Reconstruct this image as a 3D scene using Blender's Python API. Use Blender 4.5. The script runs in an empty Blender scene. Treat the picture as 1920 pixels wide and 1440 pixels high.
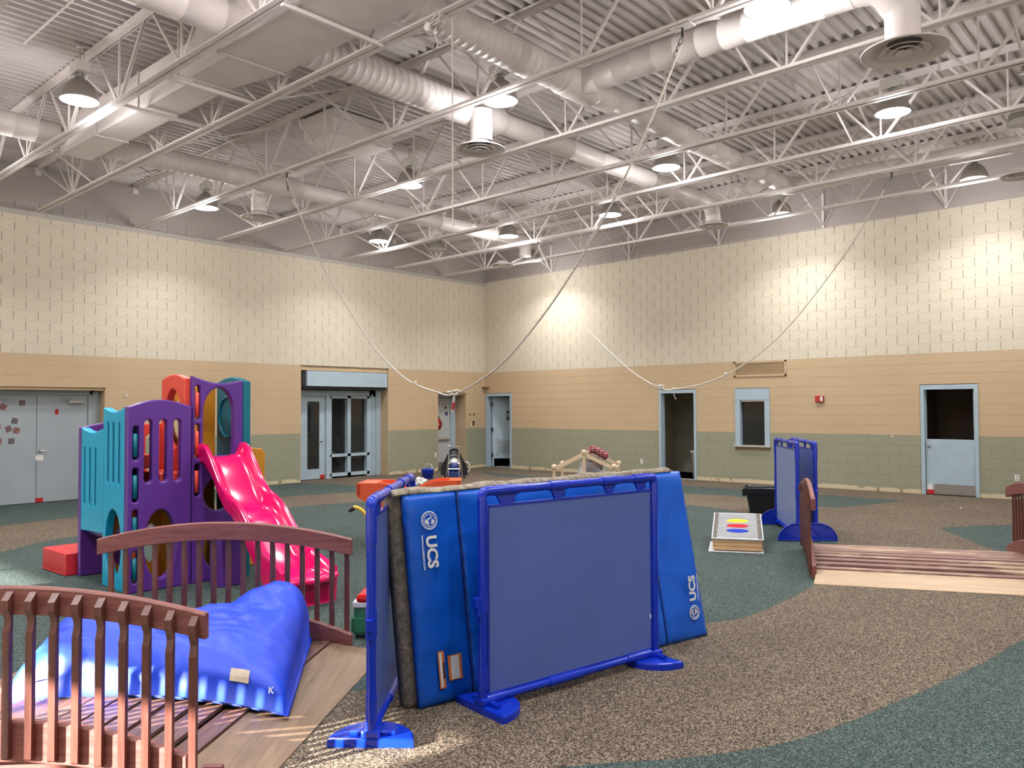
import bpy, bmesh, math, random
from mathutils import Vector, Matrix
random.seed(7)
C = bpy.context.scene.collection
SC = bpy.context.scene

# ------------------------------------------------------------ camera
CP = Vector((16.6108, -17.5144, 1.7534)); YAW, PITCH, ROLL, FPX = .7265, .0287, -.0045, 1528.3
fw = Vector((-math.sin(YAW)*math.cos(PITCH), math.cos(YAW)*math.cos(PITCH), math.sin(PITCH)))
rt = Vector((math.cos(YAW), math.sin(YAW), 0)); up = rt.cross(fw)
r2 = rt*math.cos(ROLL) + up*math.sin(ROLL); u2 = up*math.cos(ROLL) - rt*math.sin(ROLL)
cam = bpy.data.cameras.new('camera'); cam.sensor_fit = 'HORIZONTAL'; cam.sensor_width = 36; cam.lens = 36*FPX/1920
cam.clip_start = .05; cam.clip_end = 200
co = bpy.data.objects.new('camera', cam); C.objects.link(co); SC.camera = co
co.matrix_world = Matrix(((r2.x, u2.x, -fw.x, CP.x), (r2.y, u2.y, -fw.y, CP.y), (r2.z, u2.z, -fw.z, CP.z), (0, 0, 0, 1)))

# ------------------------------------------------------------ light, sky, exposure
SC.view_settings.view_transform = 'Standard'; SC.view_settings.look = 'None'
SC.view_settings.gamma = 1.0; SC.view_settings.use_curve_mapping = False
SC.view_settings.exposure = EXPOSURE = 0.12
LAMP_W = 68.0
world = bpy.data.worlds.new('sky'); SC.world = world; world.use_nodes = True
nt = world.node_tree; bg = nt.nodes['Background']
sky = nt.nodes.new('ShaderNodeTexSky'); sky.sky_type = 'HOSEK_WILKIE'
sky.sun_direction = (-.22, -.93, .284); sky.turbidity = 3.0; sky.ground_albedo = .3
nt.links.new(sky.outputs[0], bg.inputs['Color']); bg.inputs['Strength'].default_value = 4.0
sd = bpy.data.lights.new('sun', 'SUN'); sd.energy = 52; sd.angle = math.radians(.6); sd.color = (1, .93, .84)
so = bpy.data.objects.new('sun', sd); C.objects.link(so)
AZ = math.radians(76.5); EL = math.radians(16.5)
so.rotation_euler = Vector((math.cos(AZ)*math.cos(EL), math.sin(AZ)*math.cos(EL), -math.sin(EL))).to_track_quat('-Z', 'Y').to_euler()
SC.cycles.max_bounces = 7; SC.cycles.diffuse_bounces = 4; SC.cycles.glossy_bounces = 3
SC.cycles.sample_clamp_indirect = 4.0; SC.cycles.caustics_reflective = False; SC.cycles.caustics_refractive = False
FRONT_Y = -23.5; SIDE_X = 24.0
# daylight of the window bands behind the camera: portals that guide the sky's light
WINS = [(2.0, 5.45), (9.0, 11.42), (14.0, 17.5), (19.2, 22.8)]   # x spans of the openings in the front wall
WTOP = 2.865
for i, (a, b) in enumerate(WINS):
    l = bpy.data.lights.new('window_daylight', 'AREA'); l.shape = 'RECTANGLE'; l.size = b-a; l.size_y = WTOP
    l.cycles.is_portal = True
    o = bpy.data.objects.new('window_daylight', l); C.objects.link(o)
    o.location = ((a+b)/2, FRONT_Y-.1, WTOP/2); o.rotation_euler = (math.radians(90), 0, 0)   # faces +y
    o.rotation_euler = Vector((0, 1, 0)).to_track_quat('-Z', 'Z').to_euler()

FILL_WIN = [(-22.5, -17.5), (-16.5, -11.5), (-10.5, -5.5)]   # y spans of unseen side-wall openings, added to brighten the ceiling
for i, (a, b) in enumerate(FILL_WIN):
    l = bpy.data.lights.new('window_daylight', 'AREA'); l.shape = 'RECTANGLE'; l.size = b-a; l.size_y = 3.5; l.cycles.is_portal = True
    o = bpy.data.objects.new('window_daylight', l); C.objects.link(o); o.location = (SIDE_X+.1, (a+b)/2, 1.85)
    o.rotation_euler = Vector((-1, 0, 0)).to_track_quat('-Z', 'Z').to_euler()

# ------------------------------------------------------------ materials
def mat(name, col, rough=.6, metal=0., var=0., scale=8., bump=0., bscale=60., col2=None, spec=.5, coat=0., stretch=None, alpha=None, detail=4):
    m = bpy.data.materials.new(name); m.use_nodes = True; n = m.node_tree; b = n.nodes['Principled BSDF']
    b.inputs['Base Color'].default_value = (*col, 1); b.inputs['Roughness'].default_value = rough
    b.inputs['Metallic'].default_value = metal; b.inputs['Specular IOR Level'].default_value = spec
    b.inputs['Coat Weight'].default_value = coat; b.inputs['Coat Roughness'].default_value = .1
    tc = n.nodes.new('ShaderNodeTexCoord'); src = tc.outputs['Object']
    if stretch:
        mp = n.nodes.new('ShaderNodeMapping'); mp.inputs['Scale'].default_value = stretch
        n.links.new(src, mp.inputs[0]); src = mp.outputs[0]
    if var or col2:
        no = n.nodes.new('ShaderNodeTexNoise'); no.inputs['Scale'].default_value = scale; no.inputs['Detail'].default_value = detail
        n.links.new(src, no.inputs['Vector'])
        rp = n.nodes.new('ShaderNodeValToRGB')
        a = col; c = col2 or tuple(min(1, x*(1+var)) for x in col)
        if not col2: a = tuple(x*(1-var) for x in col)
        rp.color_ramp.elements[0].position = .35; rp.color_ramp.elements[1].position = .65
        rp.color_ramp.elements[0].color = (*a, 1); rp.color_ramp.elements[1].color = (*c, 1)
        n.links.new(no.outputs['Fac'], rp.inputs[0]); n.links.new(rp.outputs[0], b.inputs['Base Color'])
    if bump:
        nb = n.nodes.new('ShaderNodeTexNoise'); nb.inputs['Scale'].default_value = bscale; nb.inputs['Detail'].default_value = 3
        n.links.new(src, nb.inputs['Vector'])
        bp = n.nodes.new('ShaderNodeBump'); bp.inputs['Strength'].default_value = bump; bp.inputs['Distance'].default_value = .01
        n.links.new(nb.outputs['Fac'], bp.inputs['Height']); n.links.new(bp.outputs[0], b.inputs['Normal'])
    return m

def emis(name, col, s):
    m = bpy.data.materials.new(name); m.use_nodes = True; n = m.node_tree
    b = n.nodes['Principled BSDF']; b.inputs['Base Color'].default_value = (.8, .8, .8, 1)
    b.inputs['Emission Color'].default_value = (*col, 1); b.inputs['Emission Strength'].default_value = s
    return m

CREAM = (.60, .545, .435); TAN = (.51, .38, .24); GREEN = (.285, .285, .205); GREY = (.42, .385, .37)
def wall_paint(name, slope):
    """painted block: four bands of paint by height, bare strip at the foot"""
    m = bpy.data.materials.new(name); m.use_nodes = True; n = m.node_tree; N = n.nodes.new; L = n.links.new
    b = n.nodes['Principled BSDF']; b.inputs['Roughness'].default_value = .55; b.inputs['Specular IOR Level'].default_value = .3
    g = N('ShaderNodeNewGeometry'); sp = N('ShaderNodeSeparateXYZ'); L(g.outputs['Position'], sp.inputs[0])
    def mth(op, a, c=None):
        q = N('ShaderNodeMath'); q.operation = op
        for i, x in enumerate((a, c)):
            if x is None: continue
            if isinstance(x, (int, float)): q.inputs[i].default_value = x
            else: L(x, q.inputs[i])
        return q.outputs[0]
    def mix(f, a, c):
        q = N('ShaderNodeMix'); q.data_type = 'RGBA'
        L(f, q.inputs['Factor'])
        for s, x in (('A', a), ('B', c)):
            if isinstance(x, tuple): q.inputs[6 if s == 'A' else 7].default_value = (*x, 1)
            else: L(x, q.inputs[6 if s == 'A' else 7])
        return q.outputs[2]
    z = sp.outputs['Z']
    no = N('ShaderNodeTexNoise'); no.inputs['Scale'].default_value = 9; L(g.outputs['Position'], no.inputs['Vector'])
    wob = mth('MULTIPLY', mth('SUBTRACT', no.outputs['Fac'], .5), .012)
    zz = mth('ADD', z, wob)
    c = mix(mth('GREATER_THAN', zz, 1.157), GREEN, TAN)
    c = mix(mth('GREATER_THAN', zz, 2.783), c, CREAM)
    top = mth('ADD', mth('MULTIPLY', sp.outputs['X'], slope), 5.455 if slope else 5.40)
    c = mix(mth('GREATER_THAN', zz, top), c, GREY)
    # bare strip where a cove base was pulled off
    n2 = N('ShaderNodeTexNoise'); n2.inputs['Scale'].default_value = 5; n2.inputs['Detail'].default_value = 6; L(g.outputs['Position'], n2.inputs['Vector'])
    rag = mth('ADD', z, mth('MULTIPLY', mth('SUBTRACT', n2.outputs['Fac'], .5), .10))
    glue = mix(mth('GREATER_THAN', n2.outputs['Fac'], .60), (.58, .49, .33), (.32, .23, .12))
    c = mix(mth('LESS_THAN', rag, .085), c, glue)
    # small chips
    vo = N('ShaderNodeTexVoronoi'); vo.inputs['Scale'].default_value = 1.7; L(g.outputs['Position'], vo.inputs['Vector'])
    chip = mth('MULTIPLY', mth('LESS_THAN', vo.outputs['Distance'], .035), mth('LESS_THAN', z, 1.15))
    c = mix(chip, c, (.7, .66, .52))
    # mottle
    n3 = N('ShaderNodeTexNoise'); n3.inputs['Scale'].default_value = 1.3; n3.inputs['Detail'].default_value = 5; L(g.outputs['Position'], n3.inputs['Vector'])
    hv = N('ShaderNodeHueSaturation'); L(c, hv.inputs['Color']); L(mth('ADD', mth('MULTIPLY', n3.outputs['Fac'], .16), .92), hv.inputs['Value'])
    L(hv.outputs[0], b.inputs['Base Color'])
    nb = N('ShaderNodeTexNoise'); nb.inputs['Scale'].default_value = 45; nb.inputs['Detail'].default_value = 5; L(g.outputs['Position'], nb.inputs['Vector'])
    bp = N('ShaderNodeBump'); bp.inputs['Strength'].default_value = .25; bp.inputs['Distance'].default_value = .004
    L(nb.outputs['Fac'], bp.inputs['Height']); L(bp.outputs[0], b.inputs['Normal'])
    return m

def speckle(name, dark, mid, light, bias=0.):
    m = bpy.data.materials.new(name); m.use_nodes = True; n = m.node_tree; N = n.nodes.new; L = n.links.new
    b = n.nodes['Principled BSDF']; b.inputs['Roughness'].default_value = .85; b.inputs['Specular IOR Level'].default_value = .25
    g = N('ShaderNodeNewGeometry')
    v = N('ShaderNodeTexVoronoi'); v.inputs['Scale'].default_value = 150; L(g.outputs['Position'], v.inputs['Vector'])
    sc = N('ShaderNodeSeparateColor'); L(v.outputs['Color'], sc.inputs[0])
    rp = N('ShaderNodeValToRGB'); rp.color_ramp.interpolation = 'CONSTANT'; e = rp.color_ramp.elements
    e[0].position = 0; e[0].color = (*dark, 1); e[1].position = .36+bias; e[1].color = (*mid, 1)
    q = e.new(.72+bias*.5); q.color = (*light, 1)
    L(sc.outputs[0], rp.inputs[0])
    n2 = N('ShaderNodeTexNoise'); n2.inputs['Scale'].default_value = .9; n2.inputs['Detail'].default_value = 6; L(g.outputs['Position'], n2.inputs['Vector'])
    hv = N('ShaderNodeHueSaturation'); L(rp.outputs[0], hv.inputs['Color'])
    mt = N('ShaderNodeMath'); mt.operation = 'MULTIPLY_ADD'; mt.inputs[1].default_value = .5; mt.inputs[2].default_value = .75
    L(n2.outputs['Fac'], mt.inputs[0]); L(mt.outputs[0], hv.inputs['Value']); L(hv.outputs[0], b.inputs['Base Color'])
    bp = N('ShaderNodeBump'); bp.inputs['Strength'].default_value = .35; bp.inputs['Distance'].default_value = .003
    L(sc.outputs[1], bp.inputs['Height']); L(bp.outputs[0], b.inputs['Normal'])
    return m

def wood(name, a, b_, scale=6., rough=.5, axis='X', wear=None, coat=0.):
    m = bpy.data.materials.new(name); m.use_nodes = True; n = m.node_tree; N = n.nodes.new; L = n.links.new
    b = n.nodes['Principled BSDF']; b.inputs['Roughness'].default_value = rough; b.inputs['Coat Weight'].default_value = coat
    tc = N('ShaderNodeTexCoord'); mp = N('ShaderNodeMapping')
    mp.inputs['Scale'].default_value = {'X': (1.2, 14, 14), 'Y': (14, 1.2, 14), 'Z': (14, 14, 1.2)}[axis]
    L(tc.outputs['Object'], mp.inputs[0])
    no = N('ShaderNodeTexNoise'); no.inputs['Scale'].default_value = scale*.4; no.inputs['Detail'].default_value = 8; no.inputs['Distortion'].default_value = 1.5
    L(mp.outputs[0], no.inputs['Vector'])
    rp = N('ShaderNodeValToRGB'); rp.color_ramp.elements[0].position = .3; rp.color_ramp.elements[1].position = .7
    rp.color_ramp.elements[0].color = (*a, 1); rp.color_ramp.elements[1].color = (*b_, 1)
    L(no.outputs['Fac'], rp.inputs[0]); out = rp.outputs[0]
    if wear:
        n2 = N('ShaderNodeTexNoise'); n2.inputs['Scale'].default_value = 1.6; n2.inputs['Detail'].default_value = 7; n2.inputs['Roughness'].default_value = .7
        mp2 = N('ShaderNodeMapping'); mp2.inputs['Scale'].default_value = {'X': (1, 3, 3), 'Y': (3.5, .8, 3), 'Z': (3, 3, 1)}[axis]; L(tc.outputs['Object'], mp2.inputs[0]); L(mp2.outputs[0], n2.inputs['Vector'])
        r3 = N('ShaderNodeValToRGB'); r3.color_ramp.elements[0].position = wear[1]; r3.color_ramp.elements[1].position = wear[1]+.12
        L(n2.outputs['Fac'], r3.inputs[0]); mx = N('ShaderNodeMix'); mx.data_type = 'RGBA'
        L(r3.outputs[0], mx.inputs['Factor']); L(out, mx.inputs[6]); mx.inputs[7].default_value = (*wear[0], 1); out = mx.outputs[2]
    L(out, b.inputs['Base Color'])
    bp = N('ShaderNodeBump'); bp.inputs['Strength'].default_value = .15; bp.inputs['Distance'].default_value = .003
    L(no.outputs['Fac'], bp.inputs['Height']); L(bp.outputs[0], b.inputs['Normal'])
    return m

M = {}
M['left'] = wall_paint('block paint left wall', 0); M['right'] = wall_paint('block paint right wall', .0115)
M['tan_paint'] = mat('tan paint', TAN, .55, var=.06, scale=3)
M['rub_tan'] = speckle('tan rubber', (.020, .0155, .012), (.090, .066, .046), (.25, .195, .138))
M['rub_green'] = speckle('green rubber', (.013, .019, .018), (.031, .056, .052), (.098, .125, .112))
M['deck'] = mat('painted steel deck', (.60, .555, .545), .5, var=.08, scale=2)
M['steel'] = mat('painted joist steel', (.74, .69, .68), .42, var=.05, scale=6)
M['duct'] = mat('painted duct', (.74, .69, .675), .42, var=.04, scale=3)
M['trimgrey'] = mat('grey trim paint', (.42, .395, .37), .45)
M['doorgrey'] = mat('grey blue door paint', (.33, .37, .40), .42, var=.04, scale=2)
M['doorblue'] = mat('pale blue paint', (.37, .47, .54), .4, var=.04, scale=4)
M['alu'] = mat('brushed metal', (.62, .62, .60), .3, 1., var=.06, scale=20, stretch=(1, 1, 8))
M['chrome'] = mat('chrome', (.75, .75, .76), .12, 1.)
M['dark'] = mat('dark metal', (.03, .03, .032), .4, .3)
M['black'] = mat('black plastic', (.012, .012, .014), .35)
M['white'] = mat('white plastic', (.72, .71, .68), .4)
M['red'] = mat('red plastic', (.42, .02, .02), .35)
M['glass'] = mat('dark glass', (.015, .017, .018), .04, spec=.7)
M['lens_on'] = emis('lit lens', (1, 1, .97), 9.)
M['refl'] = mat('spun aluminium reflector', (.36, .34, .31), .4, .6)
M['rope'] = mat('cotton rope', (.62, .58, .53), .8, var=.15, scale=60, bump=.6, bscale=150)
M['maho'] = wood('mahogany stain', (.07, .019, .014), (.14, .046, .032), 6, .38, 'Z', wear=((.36, .2, .16), .69), coat=.15)
M['mahox'] = wood('mahogany rail', (.135, .036, .030), (.235, .080, .068), 5, .5, 'X', wear=((.36, .19, .16), .70))
M['plank'] = wood('deck plank', (.10, .045, .03), (.18, .095, .065), 5, .5, 'Y', wear=((.28, .18, .11), .58))
M['plank2'] = wood('worn deck plank', (.16, .08, .07), (.27, .15, .13), 5, .45, 'Y', wear=((.50, .37, .25), .50))
M['ply'] = wood('plywood ramp', (.17, .105, .062), (.25, .165, .10), 3, .55, 'Y')
M['ply2'] = wood('pale plywood ramp', (.36, .25, .155), (.46, .33, .21), 3, .5, 'Y')
M['pine'] = wood('pine', (.55, .33, .16), (.68, .45, .25), 5, .5, 'X')
M['maple'] = wood('pale maple', (.62, .45, .30), (.72, .56, .40), 5, .45, 'X')
M['dblue'] = mat('divider blue plastic', (.003, .024, .38), .2, var=.08, scale=3)
M['panelg'] = mat('slate blue panel', (.08, .122, .36), .33, var=.04, scale=1.5)
M['panelb'] = mat('light blue panel', (.19, .245, .46), .33, var=.04, scale=1.5)
M['vinyl'] = mat('blue vinyl', (.002, .09, .52), .34, var=.1, scale=2, bump=.12, bscale=6)
M['vinyl2'] = mat('blue bag fabric', (.006, .05, .60), .5, var=.07, scale=3)
M['foam'] = mat('grey brown padding', (.13, .108, .082), .95, var=.35, scale=30, bump=.8, bscale=60, col2=(.24, .20, .155))
M['foamtop'] = mat('pale padding', (.13, .105, .08), .95, bump=1., bscale=60, col2=(.30, .26, .20), scale=22)
M['purple'] = mat('purple plastic', (.10, .028, .245), .36, var=.05, scale=4, bump=.05, bscale=200)
M['teal'] = mat('turquoise plastic', (.0, .36, .60), .38, var=.04, scale=4)
M['tealdk'] = mat('teal plastic', (.003, .15, .21), .36, var=.04, scale=4)
M['coral'] = mat('coral plastic', (.72, .07, .045), .38, var=.04, scale=4)
M['yellow'] = mat('amber plastic', (.58, .235, .015), .36, var=.05, scale=4)
M['pink'] = mat('magenta plastic', (.74, .002, .125), .2, var=.03, scale=4, coat=.4)
M['redmat'] = mat('red block', (.55, .025, .035), .45, var=.06, scale=4)
M['orange'] = mat('orange plastic', (.72, .10, .035), .42, var=.05, scale=3)

# ------------------------------------------------------------ mesh helpers
class MB:
    def __init__(s): s.v = []; s.f = []; s.sm = []
    def add(s, vs, fs, smooth=False):
        o = len(s.v); s.v += [tuple(v) for v in vs]; s.f += [tuple(i+o for i in f) for f in fs]; s.sm += [smooth]*len(fs); return s
    def box(s, a, b):
        x0, y0, z0 = a; x1, y1, z1 = b
        return s.add([(x0,y0,z0),(x1,y0,z0),(x1,y1,z0),(x0,y1,z0),(x0,y0,z1),(x1,y0,z1),(x1,y1,z1),(x0,y1,z1)],
                     [(0,3,2,1),(4,5,6,7),(0,1,5,4),(1,2,6,5),(2,3,7,6),(3,0,4,7)])
    def cbox(s, a, b, c=.005):
        """box with chamfered edges"""
        bm = bmesh.new(); bmesh.ops.create_cube(bm, size=1)
        a = Vector(a); b = Vector(b); d = b-a; m = (a+b)/2
        for v in bm.verts: v.co = Vector((v.co.x*d.x+m.x, v.co.y*d.y+m.y, v.co.z*d.z+m.z))
        bmesh.ops.bevel(bm, geom=bm.edges[:], offset=c, segments=2, profile=.5, affect='EDGES')
        s.bm(bm); return s
    def bm(s, bm, mtx=None, smooth=False):
        if mtx is not None: bmesh.ops.transform(bm, matrix=mtx, verts=bm.verts)
        bm.verts.index_update()
        s.add([v.co for v in bm.verts], [[v.index for v in f.verts] for f in bm.faces], smooth); bm.free(); return s
    def bar(s, p, q, w, h, upv=(0, 0, 1)):
        p = Vector(p); q = Vector(q); d = (q-p).normalized(); u = Vector(upv)
        if abs(d.dot(u)) > .98: u = Vector((1, 0, 0))
        x = d.cross(u).normalized()*w/2; y = x.cross(d).normalized()*h/2
        vs = [p-x-y, p+x-y, p+x+y, p-x+y, q-x-y, q+x-y, q+x+y, q-x+y]
        return s.add(vs, [(0,3,2,1),(4,5,6,7),(0,1,5,4),(1,2,6,5),(2,3,7,6),(3,0,4,7)])
    def tube(s, pts, r, n=12, closed=False, caps=True):
        pts = [Vector(p) for p in pts]; k = len(pts); rs = r if isinstance(r, (list, tuple)) else [r]*k
        T = []
        for i in range(k):
            a = pts[(i-1) % k] if (closed or i > 0) else pts[i]; b = pts[(i+1) % k] if (closed or i < k-1) else pts[i]
            T.append((b-a).normalized())
        ref = Vector((0, 0, 1)) if abs(T[0].z) < .9 else Vector((1, 0, 0))
        nx = T[0].cross(ref).normalized(); vs = []
        for i in range(k):
            nx = (nx-T[i]*nx.dot(T[i])).normalized(); ny = T[i].cross(nx)
            for j in range(n):
                a = 2*math.pi*j/n; vs.append(pts[i]+(nx*math.cos(a)+ny*math.sin(a))*rs[i])
        fs = []
        for i in range(k if closed else k-1):
            for j in range(n):
                a = i*n+j; b = i*n+(j+1) % n; c = ((i+1) % k)*n+(j+1) % n; d = ((i+1) % k)*n+j; fs.append((a, b, c, d))
        s.add(vs, fs, True)
        if caps and not closed:
            s.add(vs[:n], [tuple(range(n))[::-1]]); s.add(vs[-n:], [tuple(range(n))])
        return s
    def lathe(s, prof, c=(0, 0, 0), n=24, mtx=None, smooth=True):
        vs = []; fs = []
        for r, z in prof:
            for j in range(n):
                a = 2*math.pi*j/n; v = Vector((r*math.cos(a), r*math.sin(a), z))
                if mtx: v = mtx @ v
                vs.append(v+Vector(c))
        for i in range(len(prof)-1):
            for j in range(n): fs.append((i*n+j, i*n+(j+1) % n, (i+1)*n+(j+1) % n, (i+1)*n+j))
        return s.add(vs, fs, smooth)
    def disc(s, c, r, n=24, mtx=None):
        vs = []
        for j in range(n):
            v = Vector((r*math.cos(2*math.pi*j/n), r*math.sin(2*math.pi*j/n), 0))
            if mtx: v = mtx @ v
            vs.append(v+Vector(c))
        return s.add(vs, [tuple(range(n))])
    def prism(s, poly, t0, t1, fn):
        n = len(poly); vs = [fn(u, v, t0) for u, v in poly]+[fn(u, v, t1) for u, v in poly]
        return s.add(vs, [tuple(range(n))[::-1], tuple(range(n, 2*n))]+[(i, (i+1) % n, n+(i+1) % n, n+i) for i in range(n)])
    def mesh(s, name, m):
        me = bpy.data.meshes.new(name); me.from_pydata(s.v, [], s.f)
        for i, p in enumerate(me.polygons): p.use_smooth = s.sm[i]
        if m: me.materials.append(m)
        me.update(); return me
    def build(s, name, m, parent=None, world=False):
        me = s.mesh(name, m); o = bpy.data.objects.new(name, me); C.objects.link(o)
        return hook(o, parent, world)

WM = {}    # world matrix of every thing built so far
def hook(o, parent, world=False):
    if parent is not None:
        o.parent = parent; pm = WM.get(parent, Matrix())
        if world and o.data: o.data.transform(pm.inverted())
        WM[o] = pm.copy()
    else: WM[o] = Matrix()
    return o
def thing(name, label, cat, loc=(0, 0, 0), rz=0., group=None, mtx=None):
    o = bpy.data.objects.new(name, None); C.objects.link(o); o.empty_display_size = .1
    if mtx is not None: o.matrix_basis = mtx; WM[o] = mtx.copy()
    else:
        o.location = loc; o.rotation_euler = (0, 0, rz); WM[o] = Matrix.LocRotScale(Vector(loc), Matrix.Rotation(rz, 3, 'Z').to_quaternion(), Vector((1, 1, 1)))
    return tag(o, label, cat, group)
def tag(o, label, cat, group=None):
    o['label'] = label; o['category'] = cat
    if group: o['group'] = group
    return o
def struct(o): o['kind'] = 'structure'; return o
def kids(o): return [c for c in bpy.data.objects if c.parent == o]
def dup(root, tree, loc, rz=0., label=None, mtx=None):
    """copy a thing with its parts and sub-parts; tree = {obj: [children]}"""
    r = root.copy(); C.objects.link(r)
    if mtx is not None: r.matrix_basis = mtx; WM[r] = mtx.copy()
    else:
        r.location = loc; r.rotation_euler = (0, 0, rz); WM[r] = Matrix.LocRotScale(Vector(loc), Matrix.Rotation(rz, 3, 'Z').to_quaternion(), Vector((1, 1, 1)))
    if label: r['label'] = label
    for ch in tree.get(root, ()):
        c = ch.copy(); C.objects.link(c); c.parent = r; WM[c] = WM[r].copy()
        for g in tree.get(ch, ()):
            d = g.copy(); C.objects.link(d); d.parent = c; WM[d] = WM[r].copy()
    return r
def tree_of(root):
    t = {}
    for o in bpy.data.objects:
        if o.parent is not None: t.setdefault(o.parent, []).append(o)
    return t
def setlabel(o, s): o['label'] = s; return o
ORD = ['first', 'second', 'third', 'fourth', 'fifth', 'sixth', 'seventh', 'eighth', 'ninth', 'tenth', 'eleventh', 'twelfth', 'thirteenth', 'fourteenth']

def sheet(name, outer, holes, th, bev, mtx, m, parent=None, world=False, res=1):
    """flat board with holes and rounded edges, from a filled curve; lies in local XY, thickness along Z"""
    cu = bpy.data.curves.new(name, 'CURVE'); cu.dimensions = '2D'; cu.fill_mode = 'BOTH'
    cu.extrude = max(th/2-bev, .0001); cu.bevel_depth = bev; cu.bevel_resolution = res; cu.offset = -bev
    for poly in [outer]+list(holes):
        sp = cu.splines.new('POLY'); sp.points.add(len(poly)-1); sp.use_cyclic_u = True
        for i, (x, y) in enumerate(poly): sp.points[i].co = (x, y, 0, 1)
    t = bpy.data.objects.new('tmp', cu); C.objects.link(t)
    dg = bpy.context.evaluated_depsgraph_get(); me = bpy.data.meshes.new_from_object(t.evaluated_get(dg))
    bpy.data.objects.remove(t); bpy.data.curves.remove(cu)
    me.name = name; me.materials.clear(); me.materials.append(m); me.transform(mtx)
    for p in me.polygons: p.use_smooth = False
    o = bpy.data.objects.new(name, me); C.objects.link(o)
    return hook(o, parent, world)
def text(name, body, size, mtx, m, parent=None, world=False, ext=.0008, bold=0., align='CENTER', sx=1.):
    cu = bpy.data.curves.new(name, 'FONT'); cu.body = body; cu.size = size; cu.extrude = ext; cu.align_x = align; cu.align_y = 'CENTER'
    cu.offset = bold; cu.resolution_u = 3
    t = bpy.data.objects.new('tmp', cu); C.objects.link(t)
    dg = bpy.context.evaluated_depsgraph_get(); me = bpy.data.meshes.new_from_object(t.evaluated_get(dg))
    bpy.data.objects.remove(t); bpy.data.curves.remove(cu)
    me.name = name; me.materials.clear(); me.materials.append(m); me.transform(mtx @ Matrix.Diagonal((sx, 1, 1, 1)))
    o = bpy.data.objects.new(name, me); C.objects.link(o)
    return hook(o, parent, world)
def frame(o, x, y, z=None):
    """matrix with the given origin and axes"""
    x = Vector(x).normalized(); y = Vector(y).normalized(); z = Vector(z).normalized() if z else x.cross(y)
    return Matrix(((x.x, y.x, z.x, o[0]), (x.y, y.y, z.y, o[1]), (x.z, y.z, z.z, o[2]), (0, 0, 0, 1)))
def ellipse(cx, cy, rx, ry, n=28, a0=0., a1=2*math.pi):
    return [(cx+rx*math.cos(a0+(a1-a0)*i/n), cy+ry*math.sin(a0+(a1-a0)*i/n)) for i in range(n)]
def stadium(cx, cy, w, h, n=8):
    r = w/2; p = []
    for i in range(n+1): a = math.pi*i/n; p.append((cx+r*math.cos(a), cy+h/2-r+r*math.sin(a)))
    for i in range(n+1): a = math.pi+math.pi*i/n; p.append((cx+r*math.cos(a), cy-h/2+r+r*math.sin(a)))
    return p
def catmull(pts, k=6, closed=False):
    P = [Vector(p) for p in pts]; out = []; n = len(P)
    for i in range(n if closed else n-1):
        p0 = P[(i-1) % n] if (closed or i > 0) else P[i]; p1 = P[i]; p2 = P[(i+1) % n]; p3 = P[(i+2) % n] if (closed or i < n-2) else P[(i+1) % n]
        for j in range(k):
            t = j/k; out.append(.5*((2*p1)+(p2-p0)*t+(2*p0-5*p1+4*p2-p3)*t*t+(3*p1-p0-3*p2+p3)*t**3))
    if not closed: out.append(P[-1])
    return out
def px(P):
    d = Vector(P)-CP; z = d.dot(fw)
    return (960+FPX*d.dot(r2)/z, 720-FPX*d.dot(u2)/z, z) if z > .1 else (-9999, -9999, z)

# ============================================================ SHELL
HB = .2032; Z0 = -.0622
# openings (u0, u1, z0, z1) along each wall; left wall: u = -y, right wall: u = x
OPL = [(10.85, 15.2, 0, 2.134), (3.70, 6.38, 0, 2.68), (.82, 1.93, 0, 2.134)]
OPR = [(.02, 1.03, 0, 2.16), (5.92, 6.94, 0, 2.16), (7.95, 8.78, .84, 2.16), (11.91, 12.93, 0, 2.16)]
def WL(u, z, d): return (d, -u, z)
def WR(u, z, d): return (u, -d, z)

def slab(name, W, u0, u1, z1, ops, m, dn=-.04, df=-.20):
    """wall body behind the block faces, cut round the openings"""
    us = sorted({u0, u1, *[o[0] for o in ops], *[o[1] for o in ops]}); zs = sorted({0, z1, *[o[2] for o in ops], *[o[3] for o in ops]})
    b = MB()
    for i in range(len(us)-1):
        for j in range(len(zs)-1):
            cu = (us[i]+us[i+1])/2; cz = (zs[j]+zs[j+1])/2
            if any(o[0] < cu < o[1] and o[2] < cz < o[3] for o in ops): continue
            p = W(us[i], zs[j], df); q = W(us[i+1], zs[j+1], dn)
            b.box([min(p[k], q[k]) for k in range(3)], [max(p[k], q[k]) for k in range(3)])
    return struct(b.build(name, m))

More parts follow.
